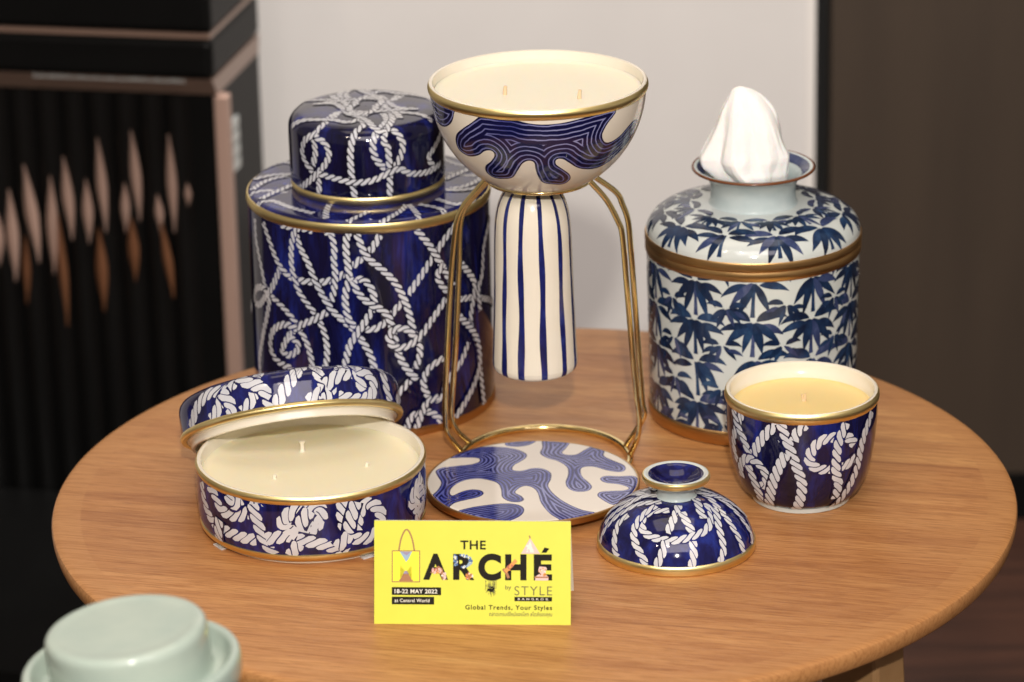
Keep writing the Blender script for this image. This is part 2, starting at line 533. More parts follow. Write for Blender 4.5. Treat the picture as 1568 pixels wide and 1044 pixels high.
# painted rope and swirl paths, in degrees / cm on each surface of revolution
PATHS_JAR = [[[-156.5,13.14],[-156.5,11.87],[-154.8,11.16],[-151.2,10.02],[-148.0,8.85],[-143.2,8.39],[-135.0,7.93],[-126.8,7.14],[-124.2,6.57],[-121.2,6.0],[-119.0,5.13],[-118.2,4.37],[-117.8,2.58],[-120.2,0.68]],[[-135.2,10.48],[-141.2,9.12],[-148.5,8.06],[-155.5,7.25],[-163.0,7.17],[-160.0,8.09],[-150.2,8.64],[-145.0,8.06],[-147.5,6.82],[-151.0,5.76],[-155.5,4.37],[-159.0,3.15],[-157.5,1.9],[-149.2,0.95]],[[-147.2,13.25],[-142.8,12.27],[-136.2,10.83],[-129.0,10.16],[-120.5,10.05],[-110.5,10.18],[-102.2,10.64],[-96.8,11.3],[-91.5,11.95],[-87.0,12.55],[-83.2,13.41]],[[-133.8,13.55],[-125.7,13.41],[-121.8,12.25],[-118.0,11.32],[-115.2,10.35],[-111.8,9.4],[-107.3,8.42],[-102.2,7.71],[-96.2,6.98],[-92.8,6.22],[-89.5,5.3],[-87.8,4.13],[-88.5,2.31]],[[-115.2,13.55],[-123.0,13.55],[-126.5,12.65],[-127.5,11.21],[-126.3,10.24],[-123.8,9.29],[-119.8,8.61],[-116.0,8.04],[-113.2,7.44],[-110.8,6.6],[-110.0,5.7],[-110.8,4.53],[-115.5,3.15]],[[-109.2,8.15],[-116.2,7.52],[-123.5,6.98],[-129.5,6.27],[-134.2,5.35],[-135.8,4.78],[-131.2,4.67],[-125.7,5.24],[-126.3,5.78],[-130.8,5.92]],[[-125.7,6.65],[-133.0,6.76],[-141.2,6.14],[-145.0,5.21],[-143.8,4.34],[-138.0,3.91],[-130.5,3.77],[-124.8,3.18]],[[-109.2,13.55],[-106.0,13.52],[-104.5,12.52],[-105.0,11.76],[-104.5,10.89],[-105.0,9.99],[-106.8,8.93]],[[-96.0,13.55],[-98.0,13.55],[-99.0,12.57],[-98.5,11.54],[-98.0,10.54],[-100.0,9.5],[-100.0,8.5],[-98.3,7.6],[-94.2,7.17],[-87.5,7.09],[-82.0,7.55],[-77.5,8.28],[-74.0,8.74]],[[-97.5,10.35],[-91.8,10.48],[-87.8,9.78],[-87.0,8.74],[-90.8,7.74],[-94.5,6.98],[-99.0,5.95],[-101.0,4.89],[-104.0,3.58]],[[-96.2,10.43],[-94.5,9.67],[-89.5,8.88],[-82.8,8.28],[-79.5,7.41],[-76.5,5.3],[-72.2,4.07],[-67.8,3.34]],[[-93.8,13.55],[-89.8,12.06],[-83.0,11.13],[-77.2,10.18],[-73.0,8.96],[-70.5,7.77],[-69.2,6.84],[-66.0,5.35],[-68.5,4.13]],[[-41.0,13.55],[-50.5,12.6],[-58.2,11.43],[-64.8,10.32],[-71.0,9.26]],[[-66.2,13.55],[-60.0,12.38],[-55.2,11.21],[-51.2,10.21],[-46.8,9.15]],[[-52.0,10.86],[-56.0,10.21],[-53.5,9.37],[-49.2,8.72]],[[-51.5,8.47],[-58.2,7.47],[-65.2,6.38],[-72.0,5.76],[-78.2,5.78],[-80.8,6.46],[-78.0,7.01],[-72.5,6.92],[-68.5,6.33]],[[-53.8,4.48],[-62.0,3.96],[-65.0,2.99],[-61.5,1.87],[-55.2,1.79],[-51.8,2.85],[-43.2,3.83],[-37.8,4.91]],[[-43.5,8.12],[-32.2,7.79],[-14.8,6.79],[0.2,5.7]],[[-41.5,10.48],[-32.0,8.83],[-33.5,7.6],[-35.8,6.14],[-30.0,4.32],[-28.8,2.93],[-27.2,1.55],[-25.5,0.0]],[[-43.8,6.98],[-31.5,5.02],[-28.5,3.18],[-34.0,1.87],[-41.5,0.87],[-48.0,0.08]],[[-10.8,12.38],[-21.2,10.92],[-24.2,9.12],[-28.5,8.15],[-27.2,6.65]],[[-74.0,0.05],[-70.8,0.92],[-63.5,1.03],[-57.7,0.43],[-57.2,0.0]],[[-69.2,0.0],[-67.0,0.71],[-63.5,1.66],[-57.5,1.87]],[[-71.5,3.39],[-77.0,2.61],[-83.5,1.9],[-87.0,1.0]],[[-109.5,4.29],[-104.2,3.04],[-96.5,1.93],[-90.8,0.62],[-84.0,0.0]],[[-139.8,3.2],[-136.2,2.01],[-128.0,1.11],[-116.2,0.79],[-104.8,1.49]]]
PATHS_CAP = [[[-125.5,5.78],[-144.5,7.25],[-128.5,5.3],[-129.0,4.34],[-130.0,3.83],[-128.5,2.92],[-131.5,1.99]],[[-128.0,4.21],[-139.0,3.55],[-143.0,2.65],[-138.0,1.93],[-131.0,1.47],[-126.0,0.83],[-128.0,0.0]],[[-128.5,3.95],[-119.5,3.62],[-116.5,2.85],[-122.5,1.95],[-133.0,1.07],[-147.5,0.15],[-155.5,0.0]],[[-105.5,7.5],[-90.0,5.68],[-96.5,4.49],[-99.5,3.42],[-100.0,2.26],[-99.0,1.09],[-97.5,0.0]],[[-68.0,5.54],[-81.0,4.32],[-83.5,3.53],[-82.0,2.81],[-76.0,2.13],[-68.5,2.04],[-63.0,2.74],[-61.0,3.53],[-64.5,4.29],[-69.0,5.0],[-57.0,7.15]],[[-32.0,8.07],[-72.5,4.51],[-72.5,3.33],[-72.0,2.37],[-72.0,0.97],[-72.5,0.0]],[[-126.0,1.54],[-111.0,1.36],[-98.0,1.18],[-85.0,1.29],[-73.5,1.69],[-64.0,1.88],[-55.5,1.43],[-38.0,1.2],[-20.0,1.32]],[[-12.5,3.62],[-31.0,2.57],[-37.5,2.13],[-31.5,1.4]],[[-160.5,4.03],[-147.5,4.93],[-125.5,5.78],[-104.5,5.79],[-82.5,7.52],[-48.0,7.39],[-29.5,5.87],[-27.0,4.29]],[[-231.0,5.7],[-196.0,7.96],[-100.5,6.81],[-80.5,4.76],[-73.0,4.38]],[[-193.0,6.09],[-219.0,7.34],[-275.0,7.76],[-367.5,7.45],[-374.5,5.74]],[[79.5,7.34],[-20.5,8.55],[-102.5,7.15],[-126.0,7.28]]]
PATHS_SHOULDER = [[[-167.0,0.0],[-170.0,1.31],[-162.0,2.54]],[[-153.0,0.0],[-150.5,1.09],[-133.5,1.19],[-118.5,1.09]],[[-118.0,2.99],[-109.0,0.44]],[[-88.5,2.0],[-98.0,0.19]],[[-61.5,2.54],[-82.5,0.03]],[[-60.5,2.49],[-64.5,0.0]],[[-54.5,2.15],[-50.5,0.87],[-50.5,0.0]],[[-40.0,2.11],[-40.0,0.48],[-26.5,0.0]],[[-172.5,0.42],[-189.0,1.44],[-197.5,2.38]],[[-156.5,0.55],[-167.5,2.19],[-177.0,3.07]],[[-21.5,2.56],[-18.0,1.49],[-9.0,0.34]]]
PATHS_DISH = [[[-149.8,3.37],[-143.5,2.93],[-138.2,2.21],[-128.8,2.1],[-119.8,2.56],[-114.0,3.37]],[[-159.0,3.12],[-153.8,1.78],[-145.0,1.01],[-133.2,0.88],[-123.2,0.82],[-116.2,0.85]],[[-117.3,3.16],[-115.0,2.08],[-112.0,1.0],[-107.3,0.0]],[[-83.0,2.4],[-82.8,3.1],[-88.0,3.27],[-96.8,2.93],[-101.8,2.13],[-98.0,1.8],[-88.2,2.01],[-84.0,2.27],[-88.5,1.66],[-99.2,1.36],[-110.8,1.03]],[[-95.0,1.17],[-84.5,0.85],[-77.0,0.47],[-70.0,0.0]],[[-88.0,3.0],[-91.5,2.45],[-93.8,1.88]],[[-94.0,0.88],[-98.8,0.0]],[[-71.8,3.36],[-72.0,2.25],[-69.0,1.19],[-62.2,0.74],[-54.8,0.94],[-51.2,1.83],[-54.2,2.64],[-59.8,2.95],[-64.0,2.35],[-65.5,1.4]],[[-65.0,3.22],[-68.2,2.17],[-69.5,1.34]],[[-69.0,1.19],[-75.8,0.45]],[[-62.2,0.6],[-61.8,0.0]],[[-15.8,3.0],[-26.5,2.37],[-28.0,1.72],[-17.5,0.85],[-13.2,1.58],[-22.8,2.41],[-22.0,1.01],[-22.8,0.0]],[[-139.8,1.5],[-142.5,0.0]],[[-132.5,3.37],[-129.2,2.86],[-123.8,3.37]]]
PATHS_DISHLID = [[[-147.0,0.0],[-136.5,1.16],[-127.5,1.68],[-120.5,1.63],[-115.5,1.56]],[[-106.0,2.47],[-117.0,1.31],[-123.5,0.39],[-128.0,0.0]],[[-118.5,1.49],[-114.0,0.54],[-114.5,0.0]],[[-97.0,3.17],[-99.5,1.3],[-102.5,0.54],[-108.0,0.0]],[[-109.0,2.38],[-103.0,1.68],[-96.0,1.23],[-93.5,0.35],[-92.0,0.0]],[[-69.5,3.17],[-81.5,1.37],[-87.0,0.49],[-90.5,0.0]],[[-67.0,3.17],[-66.5,1.47],[-64.5,0.75],[-70.5,0.26],[-74.0,0.0]],[[-49.5,2.38],[-58.5,1.26],[-62.0,0.47],[-65.0,0.0]],[[-64.0,0.89],[-57.0,1.4],[-47.5,1.61],[-43.0,1.24]],[[-43.5,2.38],[-44.0,1.24],[-41.0,0.3],[-40.0,0.0]],[[-44.0,1.86],[-35.5,1.42],[-34.5,0.6],[-41.5,0.0],[-50.0,0.0],[-57.5,0.16]],[[-23.0,2.37],[-23.5,1.12],[-20.5,0.0]],[[-2.5,0.75],[-12.0,0.0]],[[-150.0,0.68],[-150.5,0.0]]]
PATHS_CUP = [[[-146.2,6.66],[-151.5,5.8],[-159.5,4.71],[-160.8,3.79],[-156.8,3.0]],[[-158.0,6.66],[-153.8,5.96],[-143.8,4.92],[-139.5,4.04]],[[-111.8,6.66],[-120.0,6.06],[-127.0,5.31],[-135.0,4.25]],[[-110.5,6.66],[-104.8,5.38],[-98.5,3.84],[-94.2,2.67],[-95.2,1.49],[-100.8,0.0]],[[-91.5,6.66],[-97.5,6.26],[-100.5,5.6]],[[-155.0,2.12],[-153.5,2.87],[-144.8,3.68],[-136.2,3.83],[-127.7,3.51],[-124.2,2.85],[-126.3,2.21],[-133.2,2.08]],[[-141.8,3.31],[-138.0,2.33],[-136.0,1.08],[-140.2,0.19]],[[-106.5,4.7],[-112.8,3.63],[-118.0,2.6],[-123.8,1.33],[-131.5,0.0]],[[-50.8,4.91],[-58.5,5.55],[-68.5,5.72],[-80.2,5.58],[-87.0,4.96],[-88.5,4.29],[-82.0,3.69],[-69.8,3.57],[-58.0,3.61],[-48.2,3.96]],[[-59.8,6.48],[-65.8,5.42],[-67.2,4.21],[-66.2,3.17],[-62.5,2.39],[-62.0,1.19]],[[-29.5,6.51],[-39.0,5.48],[-43.2,4.39],[-44.5,3.19],[-48.2,2.09],[-53.2,1.15],[-60.5,0.0]]]
PATHS_DOME = [[[-132.0,4.51],[-151.0,4.02],[-163.5,3.43],[-167.0,2.64],[-170.0,1.64],[-171.5,0.69],[-170.5,0.0]],[[-155.5,2.56],[-157.5,1.84],[-151.5,1.06],[-146.5,0.43],[-141.0,0.0]],[[-104.0,3.81],[-124.0,3.58],[-132.5,3.04],[-130.5,2.4],[-123.5,1.94],[-113.5,1.72],[-101.0,1.63],[-89.5,1.66],[-77.5,1.85],[-64.5,2.06],[-53.0,2.55],[-41.5,3.21],[-33.5,3.89]],[[-131.5,3.99],[-137.0,3.12],[-136.5,2.27],[-132.5,1.61],[-126.5,1.05],[-119.5,0.5],[-115.0,0.0]],[[-87.5,4.29],[-96.5,3.01],[-101.0,2.06]],[[-84.0,3.64],[-80.0,2.68],[-77.5,2.1]],[[-101.5,1.56],[-103.5,0.83],[-107.5,0.0]],[[-78.5,1.52],[-79.5,0.66],[-82.0,0.0]],[[-34.5,4.58],[-54.0,3.72],[-59.0,2.86]],[[-2.0,4.25],[-26.0,3.21],[-33.5,1.88],[-34.5,0.8],[-34.5,0.0]],[[-33.0,3.27],[-47.5,2.22],[-51.5,1.48],[-54.5,0.62],[-59.5,0.0]],[[4.5,3.82],[-7.0,2.52],[-13.0,1.41],[-13.5,0.47],[-19.0,0.0]],[[-169.0,4.75],[-180.0,4.06],[-175.5,3.12],[-176.5,1.96],[-176.0,1.09]]]
OUT_BOWL = [[[-129.2,8.12],[-122.2,8.17],[-122.2,8.17],[-127.5,7.65],[-135.0,7.07],[-141.2,6.53],[-144.8,5.88],[-144.8,5.21],[-137.2,4.98],[-128.2,5.3],[-122.8,5.73],[-118.2,5.85],[-116.7,5.52],[-120.5,4.96],[-126.3,4.42],[-129.0,3.72],[-125.2,3.24],[-115.8,3.34],[-109.0,3.62],[-104.2,4.36],[-100.5,5.01],[-96.8,5.27],[-93.5,5.12],[-92.8,4.54],[-91.2,3.75],[-88.2,3.11],[-82.2,2.82],[-71.8,2.64],[-67.8,3.16],[-70.2,3.81],[-75.8,4.4],[-80.5,4.9],[-80.5,5.3],[-76.8,5.3],[-72.5,4.93],[-66.2,4.39],[-58.2,4.03],[-48.2,3.88],[-39.2,4.13],[-30.2,4.76],[-22.0,5.57],[-21.2,6.63],[-28.0,6.86],[-34.0,6.58],[-40.0,6.16],[-46.5,5.96],[-51.5,6.11],[-54.2,6.68],[-51.5,7.35],[-45.8,8.06],[-58.5,8.17],[-67.8,8.02],[-78.8,7.86],[-88.5,7.83],[-96.5,7.94],[-104.8,8.17],[-113.5,8.17]],[[-178.0,8.17],[-143.5,8.17],[-140.8,7.86],[-145.0,7.12],[-156.0,6.6],[-170.0,6.73],[-176.0,7.35]]]
OUT_PLATE = [[[-5.17,3.95],[-4.08,5.33],[-3.03,5.65],[-1.88,5.54],[-1.03,5.16],[-0.41,4.44],[-0.33,3.78],[-0.66,3.12],[-1.14,2.4],[-1.22,1.66],[-0.68,1.46],[-0.02,1.84],[0.64,1.76],[1.15,1.04],[1.13,-0.06],[0.95,-1.02],[1.23,-2.24],[1.94,-3.71],[3.01,-4.99],[4.32,-5.71],[3.51,-6.82],[2.5,-7.35],[1.7,-6.54],[0.99,-5.42],[0.48,-3.75],[0.3,-2.19],[0.04,-1.38],[-0.43,-1.0],[-0.85,-1.34],[-1.1,-2.04],[-0.72,-2.61],[-0.58,-3.22],[-0.91,-3.55],[-1.47,-3.41],[-1.9,-2.72],[-1.96,-1.59],[-2.15,-0.56],[-2.66,0.02],[-3.41,0.36],[-4.25,0.11],[-4.9,-0.71],[-5.14,-1.66],[-4.98,-2.27],[-4.42,-1.7],[-3.78,-1.37],[-3.22,-1.59],[-3.06,-2.13],[-3.4,-2.64],[-4.14,-3.03],[-4.87,-3.51],[-5.37,-4.38],[-5.98,-3.64],[-6.36,-2.55],[-5.91,-1.38],[-5.69,-0.18],[-5.94,0.93],[-6.05,1.8],[-5.58,2.32],[-4.73,2.52],[-3.69,2.79],[-3.3,3.27],[-3.46,3.78],[-4.36,3.9]],[[-5.09,-5.21],[-4.04,-4.33],[-2.94,-3.92],[-1.74,-3.7],[-0.92,-3.98],[-0.58,-4.63],[-0.75,-5.56],[-1.39,-6.34],[-2.31,-6.86],[-3.21,-7.05],[-4.22,-6.42]],[[0.81,6.72],[2.34,6.25],[2.22,5.24],[1.92,4.36],[2.29,3.97],[2.86,4.06],[3.45,4.91],[4.04,5.39],[4.59,4.6],[4.56,3.71],[5.1,2.93],[5.74,2.15],[5.85,1.4],[5.51,0.98],[4.77,1.21],[3.94,1.88],[3.28,1.91],[3.03,1.43],[3.1,0.32],[3.49,-0.67],[3.66,-1.41],[3.37,-2.0],[2.71,-2.08],[2.22,-1.57],[2.05,-0.6],[2.22,0.61],[2.2,1.85],[1.7,2.87],[0.95,3.54],[0.54,4.31],[0.69,5.32]],[[-1.64,5.83],[-1.5,6.54],[-0.53,6.85],[0.33,6.62],[-0.16,5.8],[-0.93,5.54]],[[4.21,-0.11],[4.55,0.36],[5.39,0.27],[6.33,0.27],[6.62,-0.6],[6.42,-2.04],[5.82,-3.32],[5.15,-4.0],[4.78,-4.21],[4.21,-3.35],[3.97,-2.75],[4.15,-2.2],[4.85,-2.07],[5.68,-2.0],[5.93,-1.58],[5.35,-1.02],[4.52,-0.73]]]
LEGS = [[[-3.1,0.7,19.05],[-4.08,0.9,17.88],[-4.82,0.91,16.94],[-5.24,0.93,15.81],[-5.52,0.94,13.72],[-5.78,0.95,10.85],[-5.98,0.96,7.95],[-6.18,0.97,5.02],[-6.26,0.99,2.85],[-6.1,1.0,1.66],[-5.29,1.3,0.35]],[[-2.55,1.9,19.05],[-4.09,2.2,17.26],[-4.75,2.23,16.32],[-5.03,2.25,15.17],[-5.14,2.27,12.87],[-5.32,2.3,9.97],[-5.52,2.33,7.04],[-5.77,2.35,4.28],[-5.89,2.38,2.49],[-5.57,2.4,1.38],[-4.73,2.7,0.35]],[[3.08,-0.8,19.05],[4.12,-0.6,17.72],[4.83,-0.56,16.28],[5.09,-0.53,15.32],[5.3,-0.49,12.46],[5.49,-0.45,9.76],[5.69,-0.41,7.04],[5.91,-0.38,4.49],[6.06,-0.34,2.91],[5.89,-0.3,1.62],[5.45,0.1,0.35]],[[3.05,0.9,19.05],[4.71,0.9,17.78],[5.15,0.93,16.91],[5.5,0.95,15.76],[5.67,0.98,13.65],[5.83,1.0,11.15],[5.99,1.03,8.63],[6.16,1.05,6.09],[6.29,1.08,3.72],[6.37,1.1,2.53],[5.21,1.6,0.35]]]
BOWL_WICKS = [[-2.04,-0.68],[2.49,-1.84]]
DISH_WICKS = [[-0.65,2.41],[-2.15,-1.93],[3.39,-0.25]]
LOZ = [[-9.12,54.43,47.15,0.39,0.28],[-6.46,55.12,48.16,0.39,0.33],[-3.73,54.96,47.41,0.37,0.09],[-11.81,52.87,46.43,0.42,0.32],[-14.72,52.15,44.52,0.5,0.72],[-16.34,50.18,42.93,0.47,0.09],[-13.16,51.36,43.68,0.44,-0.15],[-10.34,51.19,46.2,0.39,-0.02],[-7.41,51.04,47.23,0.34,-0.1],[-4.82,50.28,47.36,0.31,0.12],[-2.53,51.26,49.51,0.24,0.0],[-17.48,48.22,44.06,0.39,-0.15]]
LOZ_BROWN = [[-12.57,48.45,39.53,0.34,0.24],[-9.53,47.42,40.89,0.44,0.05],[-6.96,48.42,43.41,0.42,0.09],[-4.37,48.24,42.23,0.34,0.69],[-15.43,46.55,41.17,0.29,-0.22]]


# ------------------------------------------------------------------ the setting
FL = -45.0
mb = MB(); mb.add([(-400, -400, FL), (400, -400, FL), (400, 400, FL), (-400, 400, FL)], [(0, 1, 2, 3)])
tag(mb.build('floor', M['floor'], smooth=False), kind='structure')

wall = thing('wall', 'pale beige plastered wall with a highlight painted along its right edge behind the table', 'wall', (0, 1.0, -.45))
mb = MB(); mb.box(-160, 25.3, 0, 12, 0, 220); mb.build('plaster', M['wall'], wall, smooth=False)
mb = MB(); mb.box(25.32, 26.1, -.3, 12, 0, 220); mb.build('corner_highlight', M['wall_highlight'], wall, smooth=False)  # lighter strip paints the highlight on the wall's end

pan = thing('wall_panel', 'dark brown panelled wall with black skirting right of the pale wall', 'wall', (0, 1.0, -.45))
mb = MB(); mb.box(27.5, 200, -1, 12, 4.4, 220); mb.build('panel', M['brown_panel'], pan, smooth=False)
mb = MB(); mb.box(26.15, 27.45, 3.0, 12, 0, 220); mb.build('shadow_gap', M['black_matte'], pan, smooth=False)
mb = MB(); mb.box(27.5, 200, -1.6, 12, 0, 4.35); mb.build('skirting', M['black'], pan, smooth=False)

# ------------------------------------------------------------------ table
tab = thing('round_table', 'round light brown wooden table carrying the blue and white ceramics', 'table', (0, 0, -.45))
mb = MB()
pr = [(0.01, 0), (10, 0), (20, 0), (28, 0), (29.5, -.005), (29.78, -.04), (29.93, -.12), (30, -.28), (29.97, -.7), (29.85, -1.15), (29.74, -1.3), (29.5, -1.38), (28.5, -1.42), (0.01, -1.42)]
mb.lathe([(r, z + 45) for r, z in pr], 360)
mb.build('tabletop', M['wood'], tab)
for a in (-41, 49, 139, 229):
    ca, sa = math.cos(math.radians(a)), math.sin(math.radians(a))
    mb = MB()
    vs = []
    for rad, z in ((25.0, 42.9), (28.6, 0.0)):
        for du, dv in ((-1, -1), (1, -1), (1, 1), (-1, 1)):
            hu, hv = (2.1, 1.5) if z > 1 else (1.6, 1.2)
            x = rad + du * hu; y = dv * hv
            vs.append((x * ca - y * sa, x * sa + y * ca, z))
    mb.add(vs, [(3, 2, 1, 0), (4, 5, 6, 7), (0, 1, 5, 4), (1, 2, 6, 5), (2, 3, 7, 6), (3, 0, 4, 7)])
    o = mb.build('leg', M['leg_wood'], tab, smooth=False)
    bv = o.modifiers.new('bevel', 'BEVEL'); bv.width = .003; bv.segments = 2

# ------------------------------------------------------------------ black cabinet
cabr = math.radians(-12)
cab = thing('display_cabinet', 'black lacquered cabinet with fluted front and rose lozenges standing in for reflections at the left', 'cabinet', (-.2472, .7597, -.45), (0, 0, cabr))
# local frame: x to the left is negative, y into depth; front face at y=0, right front corner at origin
W_ = 34
CU = .0112          # cabinet unit, m
def cpart(mb, name, m, **kw):
    o = mb.build(name, m, cab, scale=CU, **kw)
    o.location.z = -.1604
    return o
mb = MB(); mb.box(-W_, 0, 0, 11, 14.33, 58.5); cpart(mb, 'body', M['black'], smooth=False)
mb = MB(); mb.box(-W_, -.4, -32, -.7, 14.33, 26); cpart(mb, 'added_base', M['black'], smooth=False)  # added black block, keeps the floor at lower left dark
mb = MB(); mb.box(-.35, .75, -.25, .75, 14.4, 57.95); o = cpart(mb, 'corner_post', M['rose'], smooth=False)  # its pink imitates the reflection along the cabinet corner
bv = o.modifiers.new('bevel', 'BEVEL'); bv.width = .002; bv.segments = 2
mb = MB()
vs = [(-W_, -.3, 58.0), (.02, -.3, 58.0), (.02, 11.03, 58.0), (-W_, 11.03, 58.0), (-W_, -1.7, 59.5), (.12, -1.7, 59.5), (.12, 11.1, 59.5), (-W_, 11.1, 59.5)]
mb.add(vs, [(3, 2, 1, 0), (4, 5, 6, 7), (0, 1, 5, 4), (1, 2, 6, 5), (2, 3, 7, 6), (3, 0, 4, 7)])
cpart(mb, 'bevel_moulding', M['band_reflection'], smooth=False)  # brown colour stands in for the wall reflected under the cornice
mb = MB(); mb.box(-W_, .2, -1.9, 11.15, 59.52, 62.6); o = cpart(mb, 'cornice', M['black'], smooth=False)
bv = o.modifiers.new('bevel', 'BEVEL'); bv.width = .006; bv.segments = 3
mb = MB(); mb.box(-W_, .1, -1.75, 11.0, 62.62, 63.0); cpart(mb, 'reflection_strip', M['band_reflection'], smooth=False)  # thin light reflection on the cornice, modelled as a strip
mb = MB(); mb.box(-W_, .25, -2.1, 11.2, 63.02, 74); o = cpart(mb, 'crown', M['black'], smooth=False)
bv = o.modifiers.new('bevel', 'BEVEL'); bv.width = .006; bv.segments = 3
# fluted glossy front: half-round flutes
mb = MB()
nf = 15
fw = 2.0
vs, fs = [], []
cols = []
for i in range(nf):
    for k in range(9):
        t = k / 8
        cols.append((-2.2 - (i + t) * fw, -.02 - .55 * math.sin(math.pi * t)))
zs = [15, 57.95]
for x, y in cols:
    for z in zs: vs.append((x, y, z))
for i in range(len(cols) - 1):
    fs.append((2 * i, 2 * i + 1, 2 * i + 3, 2 * i + 2))
mb.add(vs, fs); cpart(mb, 'fluted_front', M['black_gloss'], sharp=60)
def reflection_lozenge(cx, z0, z1, hw, lean, m, name):  # raised lens shapes standing in for wall reflections in the flutes
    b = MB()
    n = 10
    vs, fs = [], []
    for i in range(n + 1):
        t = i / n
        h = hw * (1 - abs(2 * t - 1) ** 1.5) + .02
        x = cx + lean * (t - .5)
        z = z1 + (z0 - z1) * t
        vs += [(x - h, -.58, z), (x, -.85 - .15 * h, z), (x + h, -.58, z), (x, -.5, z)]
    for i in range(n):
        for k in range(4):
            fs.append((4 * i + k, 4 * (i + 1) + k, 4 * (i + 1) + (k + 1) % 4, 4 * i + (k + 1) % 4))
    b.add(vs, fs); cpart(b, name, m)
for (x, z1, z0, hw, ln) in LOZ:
    reflection_lozenge(x, z0, z1, hw, ln, M['rose'], 'reflection_lozenge')
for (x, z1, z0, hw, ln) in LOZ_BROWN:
    reflection_lozenge(x, z0, z1, hw, ln, M['tail_reflection'], 'reflection_tail')
for k in range(4):
    mb = MB(); mb.box(-.05, .2, 2.6, 4.3, 51.2 + k * 1.05, 52.0 + k * 1.05); cpart(mb, 'glint_square', M['glint'], smooth=False)  # pale squares modelled for reflected glints on the corner
mb = MB()
for k in range(40):
    x = -2.0 - k * .29
    mb.box(x - .05, x + .05, -1.90, -1.74, 59.30, 59.38 + .16 * random.random())
cpart(mb, 'glint_row', M['glint'], smooth=False)  # sparkling reflections along the cornice, modelled as small blocks

# ------------------------------------------------------------------ tall rope jar
random.seed(4)
jar = thing('lidded_jar', 'tall cylindrical lidded jar painted with white ropes on navy, gold bands', 'jar', (-.1036, .1712, 0))
jp = [(7.98, .6)] + [(7.98 - .02 * t, .6 + 13.55 * t) for t in (.25, .5, .75, 1)]
S = Surf(jp)
mb = MB()
mb.lathe([(0.01, .3), (7.7, .3), (7.9, .45), (7.98, .6)] + jp[1:] + [(7.9, 14.2), (7.0, 14.2)], 384)
ropes(mb, S, PATHS_JAR, .47, .50, 0, 1, slant=1.1, fill=.37)
mb.build('body', [M['navy'], M['strand']], jar)
mb = MB(); mb.lathe([(7.5, 0), (7.95, 0), (8.02, .08), (8.03, .5), (8.0, .62), (7.8, .6)], 256); mb.build('base_band', M['bronze'], jar)
mb = MB(); mb.lathe(barrel(7.99, 14.12, 14.76, .07), 256); mb.build('rim_band', M['gold'], jar)
sp = smooth_profile([(7.93, 14.72), (7.8, 14.87), (7.5, 14.95), (6, 14.98), (4.4, 15.0)], 6)
S = Surf(sp); mb = MB(); mb.lathe(sp, 384)
ropes(mb, S, PATHS_SHOULDER, .46, .48, 0, 1, slant=1.1, fill=.38)
mb.build('shoulder', [M['navy_bright'], M['strand']], jar)
cp = smooth_profile([(4.95, 15.5), (5.07, 15.8), (5.08, 17.4), (5.08, 19.0), (4.95, 19.55), (4.6, 19.92), (4.0, 20.1), (2.5, 20.2), (0.05, 20.25)], 8)
S = Surf(cp); mb = MB(); mb.lathe([(4.8, 15.48)] + cp, 384)
ropes(mb, S, PATHS_CAP, .46, .48, 0, 1, back=True, slant=1.1, fill=.38)
lid = mb.build('lid', [M['navy'], M['strand']], jar)
mb = MB(); mb.lathe(barrel(4.98, 15.01, 15.56, .09), 256); mb.build('lid_band', M['gold'], lid)

# ------------------------------------------------------------------ tissue jar
random.seed(9)
tj = thing('tissue_jar', 'round blue and white porcelain tissue jar with bamboo leaves and bronze bands', 'jar', (.1458, .1312, 0))
def leaf(mb, surf, th, s, ang, ln, wd, bend, layer, mt, stem=False):
    """brush-stroke leaf: starts at (th, s), heads along ang (0 = up, clockwise), bends by `bend` radians"""
    n = 22
    t = np.linspace(0, 1, n)
    a = ang + bend * t
    step = ln / (n - 1)
    x = np.r_[0, np.cumsum(np.sin(a[:-1]) * step)]; y = np.r_[0, np.cumsum(np.cos(a[:-1]) * step)]
    hw = wd / 2 * np.sin(np.pi * np.clip(t * .96 + .02, 0, 1) ** .78) ** 1.1
    if stem: hw = wd / 2 * (.8 + .35 * (2 * t - 1) ** 2)
    V = np.linspace(-1, 1, 5)
    gx = x[:, None] + V * hw[:, None] * np.cos(a)[:, None]; gy = y[:, None] - V * hw[:, None] * np.sin(a)[:, None]
    ss = s + gy
    rr = np.maximum(surf.r(np.clip(ss, 0, surf.L)), .3)
    p = surf.pt(th + gx / rr, ss, H0 + .003 + .0012 * layer).reshape(-1, 3)
    mb.add([tuple(q) for q in p], grid_faces(n, 5), mt)
def whorl(mb, surf, th, s, layer, k=1.0, stalk=2.3, drop=.08):
    j = lambda v: random.uniform(-v, v)
    pale = lambda p: 3 if random.random() < p else 2
    if stalk:
        leaf(mb, surf, th, s + .1, math.pi + j(.05), stalk, .27 * k, j(.06), layer, pale(.35), True)
    L_ = []
    for sd in (-1, 1):
        rr = float(surf.r(min(max(s, 0), surf.L)))
        L_ += [(sd * .05 / rr, .10, sd * (math.pi - .40 + j(.1)), 2.25 + j(.25), .54 + j(.06), sd * .12),
               (sd * .10 / rr, .14, sd * (math.pi - .86 + j(.1)), 2.05 + j(.25), .56 + j(.06), sd * .22),
               (sd * .22 / rr, .24, sd * (.92 + j(.15)), 1.95 + j(.2), .62 + j(.08), sd * 1.35),
               (sd * .35 / rr, -.10 + j(.08), sd * (1.55 + j(.15)), 1.75 + j(.2), .50 + j(.06), sd * .75)]
    random.shuffle(L_)
    for q, (dt, ds, an, ln, wd, bd) in enumerate(L_):
        if random.random() < drop: continue
        leaf(mb, surf, th + dt, s + ds, an, ln * k, wd * k, bd, layer + 1 + q * .7, random.choice((1, 1, 1, 2, 2, 3)))
